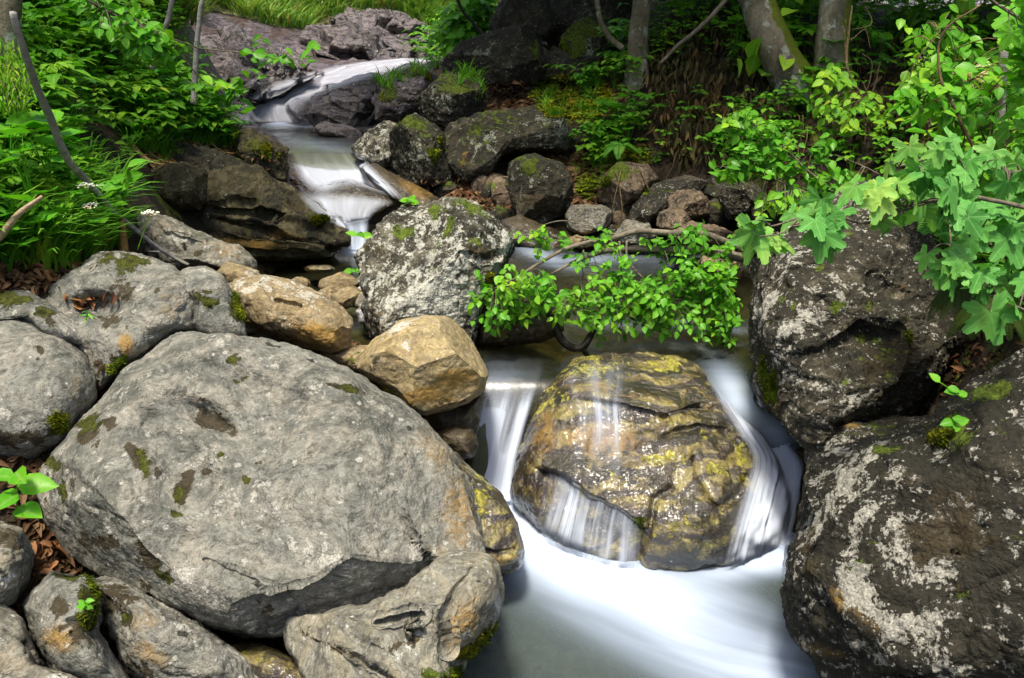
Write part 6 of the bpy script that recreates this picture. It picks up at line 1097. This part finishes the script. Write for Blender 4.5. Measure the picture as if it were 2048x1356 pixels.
t = thing('cut_stem', 'pale mottled stem sawn off square at the right edge', 'stem', P3(1998, 330, 3.6)); m = MB(); m.tube(P3(*np.array([(1996, 345, 3.6), (2000, 250, 3.6), (2005, 150, 3.6), (2009, 88, 3.6)]).T)-P3(1998, 330, 3.6), [.02, .018, .017], 10, 20, .004); m.build('trunk', BIRCH, t)
def pole(name, label, cat, pts, rad, mat, k=7, wob=.01, extra=()):
    P = P3(*np.array(pts, float).T); t = thing(name, label, cat, P[0]); m = MB(); m.tube(P-P[0], rad, k, len(P)*6, wob); m.build('stem', mat, t)
    for e, r in extra:
        Q = P3(*np.array(e, float).T); m = MB(); m.tube(Q-P[0], r, 5, len(Q)*5, wob); m.build('twig', mat, t)
    return t
pole('sapling', 'thin leaning sapling, left of the pair before the violet rock bank', 'tree', [(305, 135, 5.4), (322, 80, 5.4), (336, 30, 5.4), (350, -30, 5.4)], [.018, .014], BIRCH)
pole('sapling', 'thin upright sapling with speckled bark, right of the pair before the violet rock bank', 'tree', [(388, 205, 5.9), (392, 150, 5.9), (393, 100, 5.9), (400, 40, 5.9), (412, -40, 5.9)], [.022, .017, .014], BIRCH)
pole('curved_stem', 'slender curved young stem arching beside the mossy draped boulder', 'tree', [(1245, 95, 8.3), (1215, 70, 8.3), (1200, 35, 8.3), (1193, -30, 8.3)], [.03, .026, .02], BARK)
pole('dark_twig', 'dark bent stem leaning in front of the back shrub', 'branch', [(968, 72, 9.8), (945, 45, 9.8), (925, 20, 9.8), (908, -20, 9.8)], [.02, .014], TWIGD)
pole('fallen_branch', 'long grey fallen branch sliding down the left bank onto the sloping slab', 'branch', [(28, 20, 2.95), (45, 100, 3.0), (70, 165, 3.1), (100, 235, 3.2), (130, 310, 3.3), (170, 355, 3.45), (205, 395, 3.6), (235, 432, 3.75), (290, 475, 3.88), (345, 510, 3.95), (375, 528, 3.9)], [.011, .015, .015, .013, .007], BIRCH, extra=[([(325, 500, 3.97), (352, 495, 3.97), (345, 470, 3.97)], [.004, .002]), ([(325, 502, 3.97), (300, 503, 3.95)], [.004, .002])])
pole('dead_stick', 'bleached bare stick poking in from the left edge over the grass', 'branch', [(-40, 500, 2.9), (0, 470, 2.9), (40, 430, 2.9), (84, 390, 2.9)], [.014, .013, .006], WOODP)
pole('bare_branch', 'pale bare branch slanting up among the trunks of the right bank', 'branch', [(1320, 125, 7.4), (1370, 80, 7.4), (1410, 45, 7.3), (1460, -10, 7.3)], [.012, .018, .02], TWIG)
pole('rotten_stump', 'orange rotten sliver of wood standing beside the white umbels', 'stump', [(250, 512, 3.7), (248, 470, 3.7), (246, 438, 3.7)], [.022, .018, .008], bark_mat('rotten_wood', (.15, .08, .02), (.4, .25, .08), 0, 0), 8)
pole('bramble_cane', 'thin arching bramble cane before the raspberry leaves', 'branch', [(1950, 300, 3.2), (1920, 240, 3.2), (1890, 170, 3.25), (1880, 100, 3.3), (1905, 50, 3.3), (1960, 10, 3.3)], [.006, .005, .003], BROWNST)
pole('bare_branch', 'grey bare branch curving over the maple leaves at the right edge', 'branch', [(2100, 370, 2.9), (2050, 350, 2.9), (2010, 325, 2.9), (1975, 318, 2.9), (1940, 330, 2.9)], [.011, .008, .005], TWIG)
# root wall: hanging rootlets and withered leaves
m = MB(); mb = MB()
for (p, nr, u, v) in pick([(1290, 90), (1480, 60), (1560, 200), (1440, 250), (1430, 330), (1330, 350), (1290, 240)], 260, ok=isg, seed=51):
    p = np.array(p)-[0, .12, 0]+[0, 0, .08]; k = 3; mb.leaves(HANGL, p+rnd(-.05, .05, (k, 3)), unit(np.array([0, -.15, -1])+rnd(-.6, .6, (k, 3))), np.array([0, -1, 0])+rnd(-.8, .8, (k, 3)), rnd(.07, .13, k), np.clip(rnd(0, .9, k), 0, 1))
for (p, nr, u, v) in pick([(1790, 60), (1900, 60), (1890, 280), (1800, 330), (1700, 300)], 160, ok=isg, seed=52):
    p = np.array(p)-[0, .12, 0]+[0, 0, .08]; k = 3; mb.leaves(HANGL, p+rnd(-.05, .05, (k, 3)), unit(np.array([0, -.15, -1])+rnd(-.6, .6, (k, 3))), np.array([0, -1, 0])+rnd(-.8, .8, (k, 3)), rnd(.07, .12, k), np.clip(rnd(0, .8, k), 0, 1))
tag(mb.build('withered_leaves', HANGD), 'withered leaves hanging on dead twigs down the dark root wall', kind='stuff')
for (p, nr, u, v) in pick([(1290, 100), (1850, 60), (1880, 300), (1700, 340), (1330, 340)], 150, ok=isg, seed=53):
    p = np.array(p)-[0, .05, 0]; L = rnd(.2, .6); a = rnd(-.25, .25); m.tube(np.array([p+[0, 0, .1], p+[a*.5, -.12, -L*.4], p+[a, -.1, -L]]), [.005, .002], 4, 7, .02)
for (p, nr, u, v) in pick([(1130, 300), (1300, 300), (1290, 350), (1150, 340)], 22, ok=dry, seed=54):
    p = np.array(p); L = rnd(.2, .5); a = rnd(-.2, .2); m.tube(np.array([p, p+[a*.5, -.15, -L*.4], p+[a, -.15, -L]]), [.006, .003], 4, 7, .02)
for (p, nr, u, v) in pick([(1880, 540), (1990, 560), (1980, 640), (1900, 620)], 14, ok=dry, seed=55):
    p = np.array(p); L = rnd(.15, .3); a = rnd(-.1, .1); m.tube(np.array([p, p+[a*.5, -.1, -L*.4], p+[a, -.1, -L]]), [.0016, .001], 4, 7, .02)
tag(m.build('rootlets', BROWNST), 'thin roots and dead twigs hanging down the shaded bank', kind='stuff')
# ---------------------------------------------------------------- moss cushions on the rocks: short fuzz, a part of its rock
def fuzz(key, n, s=(.008, .018), thr=.45, lvb=.5):
    o, P, Nn, PA = ROCKS[key]; w = PA[:, 0]+.55*fbm(P*11, 3, 4); idx = np.where((w > thr) & (Nn[:, 2] > -.4) & (Nn[:, 1] < .5))[0]
    if len(idx) < 5: return
    idx = R_.choice(idx, n); k = len(idx); p = P[idx]+R_.normal(size=(k, 3))*.006; D = unit(Nn[idx]+R_.normal(size=(k, 3))*.5)
    m = MB(); m.leaves(t_ovate(.4, 2, .1, .3), p-np.array(o.location), D, R_.normal(size=(k, 3)), rnd(*s, k), np.clip(lvb+fbm(p*30, 2, 8)*.6+rnd(-.2, .2, k), 0, 1)); m.build('moss', MOSSM, o)
for k_ in list(ROCKS):
    o, P, Nn, PA = ROCKS[k_]; c = (PA[:, 0] > .4).sum()
    if c > 30:
        dd = P[:, 1].mean(); fuzz(k_, int(min(9000, 900+2.5*c)), (.008, .018) if dd < 4.6 else (.02, .04), .5, .35 if dd < 4.6 else .5)

for o_ in SC.objects:
    if o_.get('label') and len(o_['label'].split()) > 16: print('LONG', o_.name, o_['label'])
# ---------------------------------------------------------------- undergrowth beyond both sides of the frame
for lab, (x0, x1, y0, y1), n in (('undergrowth on the bank beyond the right edge', (2.2, 5.5, .6, 5.), 1500), ('undergrowth on the bank beyond the left edge', (-5.5, -2.3, .8, 5.), 1300)):
    X = rnd(x0, x1, n); Yw = rnd(y0, y1, n); P = np.stack([X, Yw, tz(X, Yw)+.05], -1); pu, pv = proj(P); P = P[(pu < -60) | (pu > 2130)]; m = MB()
    for p in P:
        k = 4; a = rnd(0, 6.3)+np.arange(k)*1.57; h = rnd(.03, .25); s = rnd(.05, .1)
        m.leaves(OVW, np.repeat((p+[0, 0, h])[None], k, 0), np.stack([np.cos(a), np.sin(a), rnd(-.3, .2, k)], -1), np.array([0, 0, 1])+rnd(-.3, .3, (k, 3)), s, np.clip(.45+rnd(-.4, .4, k), 0, 1))
    tag(m.build('ground_cover', LEAF), lab, kind='stuff')
